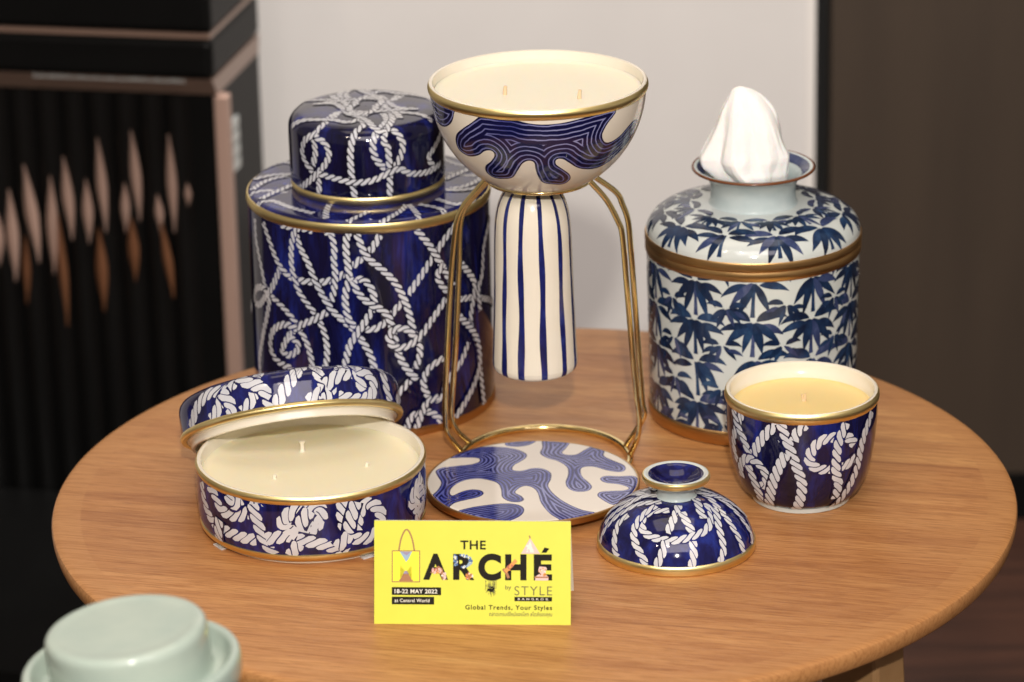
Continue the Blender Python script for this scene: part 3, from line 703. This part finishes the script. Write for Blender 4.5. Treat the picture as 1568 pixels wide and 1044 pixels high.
bp = [(6.72, 1.0)] + [(6.72 + .18 * t, 1.0 + 10.4 * t) for t in (.2, .4, .6, .8, 1)]
S = Surf(bp); mb = MB(); mb.lathe([(0.01, .3), (6.3, .3), (6.6, .6)] + bp + [(6.8, 11.45), (6.0, 11.45)], 384)
for c in range(11):
    th = math.radians(-90 - 36 + c * 360 / 11)
    off = [.0, .25, .1, .2][c % 4]
    for z in (11.0, 8.25, 5.55, 2.75, .4):
        whorl(mb, S, th + random.uniform(-.015, .015), z - 1.0 + off + random.uniform(-.1, .1), 0 if c % 2 else 7, 1.06)
        whorl(mb, S, th + math.pi / 11 + random.uniform(-.03, .03), z + .15 + off + random.uniform(-.15, .15), 16 if c % 2 else 22, .62, 0, .12)
mb.build('body', [M['white_glaze'], M['leaf'], M['leaf_mid'], M['leaf_pale']], tj)
mb = MB(); mb.lathe([(6.2, 0), (6.55, 0), (6.75, .12), (6.84, .4), (6.86, .95), (6.8, 1.05), (6.6, 1.03)], 256); mb.build('base_band', M['bronze'], tj)
mb = MB(); mb.lathe([(6.7, 11.36), (6.96, 11.38), (7.0, 11.5), (7.0, 11.9), (6.95, 11.98), (6.95, 12.02), (7.02, 12.1), (7.02, 12.5), (6.97, 12.62), (6.8, 12.63)], 256); mb.build('rim_band', M['bronze'], tj)
sp = smooth_profile([(6.94, 12.6), (6.86, 13.0), (6.55, 13.5), (5.9, 13.95), (5.0, 14.25), (4.0, 14.42), (2.7, 14.5)], 7)
S = Surf(sp); mb = MB(); mb.lathe(sp, 384)
for c in range(11):
    th = math.radians(-90 - 22 + c * 360 / 11)
    whorl(mb, S, th, 1.75 + random.uniform(-.1, .1), 0 if c % 2 else 7, 1.0, 1.6)
for c in range(13):
    whorl(mb, S, math.radians(c * 360 / 13 + 5), 3.55, 15 + 7 * (c % 2), .72, 1.2)
mb.build('shoulder', [M['white_glaze'], M['leaf'], M['leaf_mid'], M['leaf_pale']], tj)
np_ = smooth_profile([(2.95, 14.45), (2.8, 14.6), (2.74, 15.1), (2.78, 15.7), (3.0, 16.2), (3.4, 16.55), (3.86, 16.76)], 6)
inn = smooth_profile([(3.9, 16.92), (3.6, 16.85), (3.2, 16.55), (2.8, 16.1), (2.55, 15.5), (2.5, 14.8)], 6)
mb = MB(); mb.lathe(np_, 192); b0 = len(mb.f)
mb.lathe(inn, 192); 
nk = mb.build('neck', M['cool_glaze'], tj)
mb = MB(); mb.tube([(3.88 * math.cos(a), 3.88 * math.sin(a), 16.84) for a in np.linspace(0, 2 * math.pi, 128, endpoint=False)], .1, 10, closed=True)
mb.build('lip', M['brown_rim'], nk)
mb = MB(); mb.lathe([(3.62, 16.88), (3.45, 16.78), (3.25, 16.63), (3.1, 16.48)], 192); mb.build('blue_ring', M['leaf_pale'], nk)

# tissue
mb = MB()
secs = [(15.2, 0, 2.2, 1.9), (16.0, -.05, 2.35, 2.1), (16.5, -.2, 2.62, 2.35), (16.95, -.42, 2.88, 2.3), (17.45, -.5, 2.98, 2.2), (17.8, -.47, 2.96, 2.1), (18.6, -.43, 2.55, 1.8), (19.6, -.33, 2.1, 1.45), (20.4, -.34, 1.82, 1.15), (20.95, -.38, 1.52, .9), (21.5, -.5, 1.15, .62), (21.85, -.66, .82, .4), (22.1, -.8, .42, .22), (22.2, -.87, .08, .06)]
sec = spline(secs, 7)
nt = 240
vs, fs = [], []
th = np.linspace(0, 2 * np.pi, nt, endpoint=False)
def crease(x, p): return np.abs(((x / p) % 1.0) - .5) * 2
for z, cx, hx, hy in sec:
    k = np.clip((22.2 - z) / 5.0, 0, 1)
    tw = th + .10 * (z - 16)
    fold = .26 * (crease(tw * 5 + 2.2, 2 * np.pi) - .5) + .15 * (crease(th * 7 + .06 * z, 2 * np.pi) - .5) + .05 * np.sin(2 * th + z * .5) + .07 * (crease(th * 11 + .8 * math.sin(z * 1.3), 2 * np.pi) - .5)
    rr = 1 + fold * (.35 + .65 * k)
    rr = rr / np.abs(rr * np.cos(th)).max()
    zz = z + .12 * np.sin(2 * th + 1.1) * (1 - abs(2 * k - 1))
    vs.extend(zip(cx + hx * rr * np.cos(th), hy * rr * np.sin(th), zz))
for j in range(len(sec) - 1):
    for i in range(nt):
        i2 = (i + 1) % nt
        fs.append((j * nt + i, j * nt + i2, (j + 1) * nt + i2, (j + 1) * nt + i))
fs.append(tuple((len(sec) - 1) * nt + i for i in range(nt)))
mb.add(vs, fs)
o = mb.build('tissue', M['tissue'], sharp=24)
o.location = (.1458, .1312, 0)
tag(o, 'white crumpled tissue rising in a peak from the tissue jar mouth', 'tissue')

# ------------------------------------------------------------------ stand, candle bowl
SX, SY = .0075, .047
st = thing('wire_stand', 'gold wire stand with ring feet holding up the swirled candle bowl', 'stand', (SX, SY, 0))
RT, ZT = 3.18, 19.08
RB = 5.45
def ringpts(r, z, n=128, cx=0, cy=0): return [(cx + r * math.cos(a), cy + r * math.sin(a), z) for a in np.linspace(0, 2 * math.pi, n, endpoint=False)]
mb = MB(); mb.tube(ringpts(RT, ZT), .14, 12, closed=True); mb.build('top_ring', M['wire'], st)
mb = MB(); mb.tube(ringpts(RB, .24), .235, 14, closed=True); mb.build('base_ring', M['wire'], st)
for key in LEGS:
    pts = spline(key, 10)
    mb = MB(); mb.tube([tuple(p) for p in pts], .185, 12); mb.build('leg', M['wire'], st)

def seg_dist(P, a, b):
    ab = b - a
    t = np.clip(((P - a) @ ab) / max(ab @ ab, 1e-9), 0, 1)
    return np.linalg.norm(P - (a + t[:, None] * ab), axis=1)
def closed_spline(pts, per=4):
    P = np.array(pts, float)
    Q = np.vstack([P[-1:], P, P[:2]])
    t = np.linspace(0, 1, per, endpoint=False)[:, None]
    out = []
    for i in range(1, len(Q) - 2):
        a, b, c, d = Q[i - 1], Q[i], Q[i + 1], Q[i + 2]
        out.append(0.5 * (2 * b + (c - a) * t + (2 * a - 5 * b + 4 * c - d) * t ** 2 + (3 * b - a - 3 * c + d) * t ** 3))
    return np.vstack(out)
def outline_sdf(U, polys, lift):
    '''signed distance (negative inside) to closed outlines; U is the flat surface coordinate, lift maps it to 3-D cm'''
    P3 = lift(U)
    best = np.full(len(U), 1e9)
    inside = np.zeros(len(U), bool)
    for poly in polys:
        q = closed_spline(poly)
        q3 = lift(q)
        lo, hi = q3.min(0) - 2.2, q3.max(0) + 2.2
        near = ((P3 > lo) & (P3 < hi)).all(1)
        X, Y = U[near, 0], U[near, 1]
        X3 = P3[near]
        d = np.full(len(X), 1e9)
        ins = np.zeros(len(X), bool)
        for i in range(len(q)):
            a, b = q[i], q[(i + 1) % len(q)]
            d = np.minimum(d, seg_dist(X3, q3[i], q3[(i + 1) % len(q)]))
            with np.errstate(divide='ignore', invalid='ignore'):
                c = ((a[1] > Y) != (b[1] > Y)) & (X < (b[0] - a[0]) * (Y - a[1]) / (b[1] - a[1]) + a[0])
            ins ^= c
        best[near] = np.minimum(best[near], d)
        inside[near] |= ins
    return np.where(inside, -best, best)
bw = thing('candle_bowl', 'round cream and blue swirl candle bowl with striped stem on the gold stand', 'candle', (SX, SY, 0))
def bowl_r(z): return 6.66 * math.sqrt(max(0, 1 - ((25.1 - z) / 6.85) ** 2))
zs = np.linspace(18.62, 24.86, 110)
prof = [(bowl_r(z), z) for z in zs]
mb = MB(); n = 512; mb.lathe(prof, n)
P = np.array(mb.v)
SB = Surf(prof)
ths = np.degrees(np.arctan2(P[:, 1], P[:, 0]))
ths = np.where(ths > 90, ths - 360, ths)          # -270 .. 90, front at -90
ss = np.repeat(SB.cs, n)
U = np.stack([ths, ss], 1)
liftb = lambda u: SB.pt(np.radians(u[:, 0]), u[:, 1])
front = OUT_BOWL
allp = front + [[(t + 152, q) for t, q in front[0]]] + [[(t - 150, q) for t, q in front[0]]]
sdf = outline_sdf(U, allp, liftb)
mb.build('bowl', M['swirl_bowl'], bw, attr=sdf)
mb = MB(); mb.lathe(barrel(6.72, 24.78, 25.38, .10, .08), 256); mb.build('rim_band', M['gold'], bw)
mb = MB(); mb.lathe([(6.70, 25.38), (6.62, 25.42), (6.5, 25.38), (6.44, 25.1), (6.36, 24.5), (6.2, 23.9), (5.9, 23.2)], 256); mb.build('inner_wall', M['porcelain'], bw)
mb = MB(); mb.lathe([(0.01, 24.66), (4, 24.66), (6.0, 24.68), (6.2, 24.72), (6.38, 24.82)], 192); mb.build('wax', M['wax'], bw)
for px, py in BOWL_WICKS:
    mb = MB()
    mb.tube([(px, py, 24.6), (px + .02, py, 24.95), (px + .05, py, 25.22)], [.13, .12, .10], 8)
    mb.build('wick', M['wood_wick'], bw)
# striped stem under the bowl
pp = smooth_profile([(1.0, 18.72), (1.35, 18.62), (1.75, 18.25), (2.05, 17.7), (2.25, 17.0), (2.36, 16.2), (2.42, 15.0), (2.5, 12), (2.6, 9), (2.68, 7.2), (2.66, 6.85), (2.56, 6.6), (2.3, 6.42)], 24)
S = Surf(pp)
mb = MB(); mb.lathe(pp + [(2.2, 6.42), (2.15, 6.6), (2.1, 9), (1.9, 15), (0.02, 17)], 256)
for k in range(12):
    th0 = math.radians(-90 - 19 + 30.0 * k + (k % 3) * .9)
    n = 160
    s = np.linspace(0.05, S.L - .32, n)
    hw = np.interp(s, [0, 2, S.L], [.10, .145, .225]) * (1 + .12 * np.sin(s * 1.3 + k))
    tc_ = th0 + .012 * np.sin(s * .9 + 2 * k)
    rr = S.r(s)
    V = np.linspace(-1, 1, 5)
    p = np.stack([S.pt(tc_ + v * hw / rr, s, .006) for v in V], 1).reshape(-1, 3)
    mb.add([tuple(q) for q in p], grid_faces(n, 5), 1)
o = mb.build('striped_stem', [M['porcelain'], M['stripe']], bw)
o.location = (-.0048, 0, 0)

# ------------------------------------------------------------------ swirl plate (lid of the bowl)
pl = thing('round_plate', 'flat round plate with blue swirls and gold edge lying on the stand ring', 'plate', (-.0006, -.0046, 0))
mb = MB()
rs = np.concatenate([np.linspace(.02, 6.45, 220), [6.52, 6.56]])
pz = lambda r: 1.0 - .02 * (r / 6.5) ** 2 - (.02 if r > 6.5 else 0) - (.03 if r > 6.55 else 0)
mb.lathe([(r, pz(r)) for r in rs][::-1], 420)
P = np.array(mb.v)[:, :2]
sdf = outline_sdf(P, OUT_PLATE, lambda u: np.column_stack([u, np.zeros(len(u))]))
mb.build('disc', M['swirl_plate'], pl, attr=sdf)
mb = MB(); mb.lathe([(6.55, .96), (6.62, .97), (6.68, .92), (6.68, .56), (6.6, .5), (0.02, .5)], 256); mb.build('edge_band', M['bronze'], pl)

# ------------------------------------------------------------------ low dish candle
random.seed(12)
dc = thing('dish_candle', 'wide low three wick candle dish with white ropes on navy and gold rim', 'candle', (-.136, -.0412, 0))
dp = smooth_profile([(6.85, .75), (6.98, 1.3), (7.0, 2.3), (7.0, 3.4), (6.96, 4.1)], 8)
S = Surf(dp); mb = MB(); mb.lathe([(6.6, .7)] + dp, 384)
ropes(mb, S, PATHS_DISH, .84, .66, 0, 1, slant=.95)
mb.build('dish', [M['navy_bright'], M['strand']], dc)
mb = MB(); mb.lathe([(6.3, .22), (6.5, .22), (6.75, .34), (6.88, .5), (6.93, .68), (6.9, .77), (6.8, .78)], 256); mb.build('base_band', M['gold'], dc)
mb = MB(); mb.lathe([(0.02, .06), (6.0, .0), (6.3, .0), (6.35, .06), (6.35, .22), (6.2, .23)], 192); mb.build('foot', M['porcelain'], dc)
mb = MB(); mb.lathe(barrel(7.0, 4.03, 4.53, .09, .09), 256); mb.build('rim_band', M['gold'], dc)
mb = MB(); mb.lathe([(6.96, 4.52), (6.86, 4.56), (6.72, 4.52), (6.66, 4.35), (6.62, 3.9), (6.55, 3.4)], 256); mb.build('inner_wall', M['porcelain'], dc)
mb = MB(); mb.lathe([(0.01, 3.72), (4, 3.72), (6.2, 3.72), (6.5, 3.75), (6.62, 3.83)], 192)
mb.build('wax', M['wax_dish'], dc)
for i, (px, py) in enumerate(DISH_WICKS):
    mb = MB()
    if i == 0: mb.tube([(px, py, 3.66), (px, py, 3.9), (px, py, 4.2), (px, py, 4.42)], [.2, .14, .13, .22], 10)
    else: mb.tube([(px, py, 3.66), (px + .02, py, 3.82), (px + .05, py, 4.0)], [.13, .12, .11], 8)
    mb.build('wick', M['wick'], dc)
for a in (-147, -57):
    ca, sa = math.cos(math.radians(a)), math.sin(math.radians(a))
    mb = MB()
    vs = []
    for z in (.01, .09):
        for u, v in ((5.9, -.5), (6.75, -.5), (6.75, .5), (5.9, .5)):
            vs.append((u * ca - v * sa, u * sa + v * ca, z))
    mb.add(vs, [(3, 2, 1, 0), (4, 5, 6, 7), (0, 1, 5, 4), (1, 2, 6, 5), (2, 3, 7, 6), (3, 0, 4, 7)])
    mb.build('clear_tab', M['clear'], dc, smooth=False)

dl = thing('round_lid', 'shallow domed rope painted lid leaning on the back of the candle dish', 'lid', (-.1502, .0171, .0382), (-.5446, -.1408, 0))
lp = smooth_profile([(6.93, .38), (6.93, 1.0), (6.93, 1.75), (6.78, 2.25), (6.4, 2.55), (5.6, 2.72), (3, 2.82), (0.05, 2.85)], 8)
S = Surf(lp); mb = MB(); mb.lathe(lp, 384)
ropes(mb, S, PATHS_DISHLID, .82, .68, 0, 1, slant=1.0)
mb.build('dome', [M['navy_bright'], M['strand']], dl)
mb = MB(); mb.lathe(barrel(6.96, 0, .43, .09, .3), 256); mb.build('rim_band', M['gold'], dl)
mb = MB(); mb.lathe([(6.62, .0), (6.45, -.02), (6.4, -.08), (6.4, -.44), (6.35, -.5), (6.2, -.5), (6.15, -.42), (6.2, .6), (6.3, 1.6), (6.0, 2.2), (5, 2.45), (0.02, 2.5)], 256); mb.build('inner_wall', M['porcelain'], dl)

# ------------------------------------------------------------------ small cup candle
random.seed(21)
cc = thing('cup_candle', 'small rounded cup candle with yellow wax and white ropes on navy', 'candle', (.166, -.0146, 0))
kp = smooth_profile([(3.05, .3), (3.6, .78), (4.08, 1.85), (4.43, 3.3), (4.63, 5.1), (4.66, 6.55)], 10)
S = Surf(kp); mb = MB(); mb.lathe([(2.6, .25)] + kp, 384)
ropes(mb, S, PATHS_CUP, .66, .58, 0, 1, slant=1.0)
mb.build('cup', [M['navy'], M['strand']], cc)
mb = MB(); mb.lathe([(0.02, .05), (2.75, 0), (2.98, 0), (3.06, .05), (3.1, .2), (3.1, .34), (3.0, .36)], 192); mb.build('foot', M['white_glaze'], cc)
mb = MB(); mb.lathe(barrel(4.70, 6.50, 7.16, .10, .08), 256); mb.build('rim_band', M['gold'], cc)
mb = MB(); mb.lathe([(4.67, 7.15), (4.58, 7.19), (4.46, 7.15), (4.4, 6.95), (4.38, 6.6), (4.3, 6.5), (4.26, 6.2), (4.2, 5.7)], 256); mb.build('inner_wall', M['porcelain'], cc)
mb = MB(); mb.lathe([(0.01, 6.17), (1, 6.10), (2.5, 6.08), (3.9, 6.08), (4.15, 6.1), (4.27, 6.2)], 192); mb.build('wax', M['wax_yellow'], cc)
mb = MB(); mb.tube([(.1, .3, 6.05), (.1, .3, 6.3), (.02, .3, 6.62)], [.09, .075, .06], 8); mb.tube([(.2, .3, 6.05), (.22, .3, 6.3), (.24, .3, 6.66)], [.09, .075, .06], 8)
mb.build('wick', M['wood_wick'], cc)

# ------------------------------------------------------------------ domed lid
random.seed(30)
do = thing('domed_lid', 'small domed lid with cupped knob, white ropes on cobalt, resting on table', 'lid', (.0848, -.0884, 0))
op = smooth_profile([(4.68, .6), (4.5, 1.15), (4.1, 1.8), (3.5, 2.4), (2.7, 2.9), (1.9, 3.2), (1.15, 3.32)], 10)
S = Surf(op); mb = MB(); mb.lathe(op, 384)
ropes(mb, S, PATHS_DOME, .50, .58, 0, 1, slant=1.35)
mb.build('dome', [M['navy_bright'], M['strand']], do)
mb = MB(); mb.lathe([(4.3, 0), (4.7, 0), (4.78, .08), (4.8, .3), (4.76, .55), (4.68, .63), (4.5, .62)], 256); mb.build('base_band', M['gold'], do)
kn = smooth_profile([(1.3, 3.28), (1.17, 3.36), (1.12, 3.55), (1.15, 3.8), (1.35, 4.05), (1.7, 4.25), (1.95, 4.35)], 6)
mb = MB(); mb.lathe(kn, 128); knob = mb.build('knob', M['cool_glaze'], do)
mb = MB(); mb.lathe([(1.86, 4.33), (2.0, 4.34), (2.05, 4.42), (2.05, 4.6), (2.0, 4.7), (1.93, 4.72)], 128); mb.build('knob_band', M['gold'], knob)
mb = MB(); mb.lathe([(1.94, 4.72), (1.86, 4.75), (1.74, 4.73), (1.66, 4.69)], 128); mb.build('knob_rim', M['white_glaze'], knob)
mb = MB(); mb.lathe(smooth_profile([(1.66, 4.69), (1.5, 4.6), (1.2, 4.35), (.8, 4.12), (.4, 4.0), (0.02, 3.97)], 5), 128); mb.build('knob_cup', M['navy_bright'], knob)

# ------------------------------------------------------------------ celadon jar on a black plinth, nearest the camera
ce = thing('celadon_jar', 'pale green celadon jar with stepped lid at the front left corner', 'jar', (-.2075, -.45, .0))
mb = MB(); mb.lathe(smooth_profile([(0.02, .05), (3.8, .0), (4.0, .05), (4.9, 1.6), (5.4, 4.0), (5.45, 6.2), (5.3, 8.0), (5.2, 8.4)], 6), 192); mb.build('body', M['celadon'], ce)
mb = MB()
pr = [(4.6, 7.9), (5.0, 7.95), (5.35, 8.3), (5.5, 8.9), (5.52, 9.5), (5.44, 9.75), (5.25, 9.83), (5.05, 9.75), (4.85, 9.4), (4.6, 9.1), (4.3, 9.0), (4.12, 9.15), (4.08, 9.6), (4.09, 10.9), (4.07, 11.35), (3.97, 11.58), (3.78, 11.69), (3.5, 11.70), (3.2, 11.665), (2.6, 11.65), (1.2, 11.65), (0.02, 11.65)]
mb.lathe(smooth_profile(pr, 5), 192)
o = mb.build('lid', M['celadon'], ce, sharp=120)
o.rotation_euler = (0, math.radians(-5.2), 0)
o.location = (.0105, 0, .0035)
pd = thing('display_plinth', 'black plinth under the pale green celadon jar, below the table edge', 'plinth', (-.2075, -.45, -.45))
mb = MB(); mb.box(-8, 8, -8, 8, 0, 44.99); mb.build('block', M['black_matte'], pd, smooth=False)

# ------------------------------------------------------------------ yellow tent card
A = Vector((-.0944, -.1922, 0)); B = Vector((.0187, -.1996, 0))
yaw = math.atan2(B.y - A.y, B.x - A.x)
cw = (B - A).length * 100
CH = 5.95
LEAN = math.radians(20)
sg = thing('tent_card', 'yellow folded tent card with event lettering standing before the plate', 'sign', A, (0, 0, yaw))
def onface(u, v, h=0):      # u right, v up the slanted face, h out of the face, cm
    return (u, v * math.sin(LEAN) - h * math.cos(LEAN), v * math.cos(LEAN) + h * math.sin(LEAN))
TH = .035
mb = MB()
for h0, h1, mt in ((0, -TH, 0),):
    vs = [onface(u, v, h) for h in (h0, h1) for u, v in ((0, 0), (cw, 0), (cw, CH), (0, CH))]
    mb.add(vs, [(0, 1, 2, 3)], 0)
    mb.add(vs, [(7, 6, 5, 4), (0, 4, 5, 1), (1, 5, 6, 2), (2, 6, 7, 3), (3, 7, 4, 0)], 1)
mb.build('front_panel', [M['card'], M['card_white']], sg, smooth=False)
mb = MB()
ty, tz = CH * math.sin(LEAN) + .05, CH * math.cos(LEAN)
by = 2 * ty + .6
vs = [(x, y, z) for x in (0.02, cw - .02) for y, z in ((ty, tz), (ty + TH, tz), (by + TH, 0), (by, 0))]
mb.add(vs, [(0, 1, 2, 3), (7, 6, 5, 4), (0, 4, 5, 1), (1, 5, 6, 2), (2, 6, 7, 3), (3, 7, 4, 0)])
mb.build('back_panel', M['card_white'], sg, smooth=False)

# printing; sign artwork laid out on a 1425 x 725 grid
PM = ['ink', 'ink_soft', 'p_yellow', 'p_brown', 'p_blue', 'p_red', 'p_pink', 'p_orange', 'p_white', 'p_violet', 'p_sky']
for nme, c in dict(p_yellow=(.86, .82, .02), p_brown=(.36, .15, .05), p_blue=(.05, .13, .33), p_red=(.50, .10, .06), p_pink=(.78, .52, .48), p_orange=(.75, .30, .05), p_white=(.78, .77, .66), p_violet=(.30, .24, .36), p_sky=(.28, .42, .55)).items():
    M[nme] = mat(nme.replace('p_', 'print_'), c, .45)
PI_ = {n: i for i, n in enumerate(PM)}
pm = MB()
def g(x, y, layer):
    return onface((x - 65) / 1425 * cw, CH - (y - 105) / 727 * CH, .004 + .003 * layer)
def poly(pts, m, layer=1):
    pm.add([g(x, y, layer) for x, y in pts], [tuple(range(len(pts) - 1, -1, -1))], PI_[m])
def rect(x0, y0, x1, y1, m, layer=1): poly([(x0, y0), (x1, y0), (x1, y1), (x0, y1)], m, layer)
def stroke(pts, w, m, layer=1):
    p = spline(pts, 6)
    d = np.gradient(p, axis=0); d /= np.hypot(d[:, 0], d[:, 1])[:, None]
    nn = np.stack([-d[:, 1], d[:, 0]], 1) * w / 2
    vs = []
    for a, b in zip(p - nn, p + nn): vs += [g(*a, layer), g(*b, layer)]
    pm.add(vs, [(2 * i, 2 * i + 1, 2 * i + 3, 2 * i + 2) for i in range(len(p) - 1)], PI_[m])
CAPH = None
def glyphs(body, bold, spacing):
    cu = bpy.data.curves.new('t', 'FONT')
    cu.body = body; cu.size = 1.0; cu.offset = bold; cu.space_character = spacing; cu.resolution_u = 6
    o = bpy.data.objects.new('t', cu); COL.objects.link(o)
    bpy.context.view_layer.update()
    me = bpy.data.meshes.new_from_object(o.evaluated_get(bpy.context.evaluated_depsgraph_get()))
    v = [tuple(x.co) for x in me.vertices]; f = [tuple(p.vertices) for p in me.polygons]
    bpy.data.objects.remove(o); bpy.data.curves.remove(cu); bpy.data.meshes.remove(me)
    return v, f
_v, _ = glyphs('H', 0, 1); CAPH = max(v[1] for v in _v) - min(v[1] for v in _v)
def text(body, x0, x1, base, cap, m='ink', bold=0.0, spacing=1.0, layer=2):
    v, f = glyphs(body, bold, spacing)
    if not v: return
    a = min(p[0] for p in v); b = max(p[0] for p in v)
    sx = (x1 - x0) / (b - a); sy = cap / (CAPH + 2 * bold)
    pm.add([g(x0 + (p[0] - a) * sx, base - (p[1] + bold) * sy, layer) for p in v], f, PI_[m])
text('THE', 690, 875, 305, 63, bold=.022, spacing=1.1)
# shopping bag behind the M
rect(193, 314, 398, 538, 'p_brown', 1); rect(200, 321, 391, 531, 'card' if 'card' in PI_ else 'p_yellow', 2)
stroke([(243, 318), (258, 240), (280, 185), (300, 168), (320, 185), (342, 240), (357, 318)], 11, 'p_brown', 1)
poly([(250, 322), (340, 322), (300, 400)], 'p_sky', 3); poly([(262, 326), (300, 350), (330, 324)], 'p_violet', 4)
rect(246, 440, 345, 480, 'p_violet', 3); rect(246, 478, 345, 530, 'p_brown', 3)
poly([(262, 440), (290, 465), (275, 480), (250, 470)], 'p_sky', 4); poly([(300, 450), (335, 470), (318, 480)], 'p_pink', 4)
text('M', 205, 386, 520, 183, 'p_yellow', .05, layer=6)
rng = random.Random(5)
text('A', 420, 602, 520, 183, bold=.045, layer=2)
text('R', 638, 792, 520, 183, bold=.05, layer=2)
text('C', 820, 986, 522, 187, bold=.05, layer=2)
text('H', 1015, 1170, 520, 183, bold=.05, layer=2)
text('E', 1222, 1355, 520, 183, bold=.05, layer=2)
poly([(1278, 325), (1300, 288), (1335, 296), (1312, 325)], 'ink', 2)
def blotches(cx, cy, rx, ry, n, cols, layer, s=11):
    for i in range(n):
        a = rng.random() * 6.28; r = math.sqrt(rng.random())
        x, y = cx + rx * r * math.cos(a), cy + ry * r * math.sin(a)
        k = rng.randint(3, 6); s0 = s * rng.uniform(.5, 1.2); ph = rng.random() * 6
        poly([(x + s0 * math.cos(ph - 6.283 * j / k), y + s0 * math.sin(ph - 6.283 * j / k)) for j in range(k)], rng.choice(cols), layer + (i % 8) * .25)
poly([(470, 470), (530, 420), (560, 440), (585, 515), (600, 520), (560, 520), (548, 478)], 'p_brown', 3)
blotches(515, 455, 40, 20, 26, ['p_red', 'p_pink', 'p_orange'], 4, 9); blotches(572, 492, 14, 24, 16, ['p_brown', 'p_pink', 'p_white'], 4, 8)
for i in range(60):                                   # mosaic on the bowl of the R
    a = math.radians(-110 + 3.6 * i * 1.0)
    x, y = 712 + 62 * math.cos(a) * rng.uniform(.72, 1.03), 388 + 44 * math.sin(a) * rng.uniform(.72, 1.05)
    s0 = rng.uniform(5, 11)
    poly([(x - s0, y), (x, y + s0), (x + s0, y), (x, y - s0)], rng.choice(['p_blue', 'p_blue', 'p_sky', 'p_white']), 4 + (i % 8) * .25)
blotches(655, 385, 13, 48, 34, ['p_blue', 'p_blue', 'p_sky', 'p_white'], 4, 9)
blotches(752, 492, 28, 22, 26, ['p_red', 'p_brown', 'p_white', 'p_orange'], 4, 9)
stroke([(1000, 440), (1025, 470), (1040, 505)], 20, 'p_brown', 4); stroke([(1015, 460), (1055, 420), (1095, 378)], 26, 'p_orange', 4.5); blotches(1045, 430, 30, 30, 18, ['p_orange', 'p_brown', 'p_red'], 5, 8)
poly([(1232, 520), (1326, 520), (1330, 498), (1300, 470), (1318, 440), (1310, 425), (1262, 422), (1255, 450), (1270, 470), (1236, 492)], 'p_pink', 4)
blotches(1286, 460, 26, 34, 22, ['p_pink', 'p_white', 'p_orange', 'p_brown'], 5, 8); rect(1228, 492, 1330, 503, 'p_brown', 7)
poly([(1195, 222), (1130, 333), (1268, 333)][::-1], 'p_pink', 3); poly([(1195, 240), (1165, 320), (1225, 325)][::-1], 'p_white', 3.5); stroke([(1190, 205), (1196, 224)], 10, 'p_brown', 4)
blotches(1195, 296, 40, 26, 14, ['p_pink', 'p_white'], 4, 9)
for i in range(46):                                   # dark tassel under the C
    a = rng.uniform(0, 6.283); r = rng.uniform(24, 58)
    stroke([(912 + 6 * math.cos(a), 580 + 6 * math.sin(a)), (912 + .6 * r * math.cos(a), 580 + .6 * r * math.sin(a) + 4), (912 + r * math.cos(a) * .8, 575 + r * math.sin(a) + 10)], 2.4, 'ink_soft' if i % 3 else 'ink', 3 + (i % 8) * .2)
for i in range(14):
    x = 912 + rng.uniform(-42, 42); stroke([(x, 520), (x + rng.uniform(-4, 4), 545), (x + rng.uniform(-6, 6), rng.uniform(560, 640))], 2.2, 'ink_soft', 3)
blotches(912, 582, 22, 18, 20, ['ink'], 4, 9)
rect(193, 573, 551, 628, 'ink', 1); text('18-22 MAY 2022', 213, 524, 616, 29, 'p_white', .02, 1.05, 3)
rect(193, 640, 501, 694, 'ink', 1); text('at Central World', 213, 467, 678, 24, 'p_white', .012, 1.08, 3)
text('by', 1016, 1060, 584, 30, 'ink_soft', .005)
text('STYLE', 1083, 1355, 624, 62, 'ink_soft', -.006, 1.15)
rect(1083, 636, 1355, 667, 'ink', 1); text('BANGKOK', 1108, 1328, 659, 15, 'p_white', .008, 1.9, 3)
text('Global Trends, Your Styles', 727, 1355, 727, 32, 'ink', .02, 1.18)
text('ตลาดเทรนด์ใหม่ของโลก สไตล์ของคุณ', 900, 1355, 772, 26, 'ink_soft', .012, 1.0)
pm.build('printing', [M[n] for n in PM], sg, smooth=False)
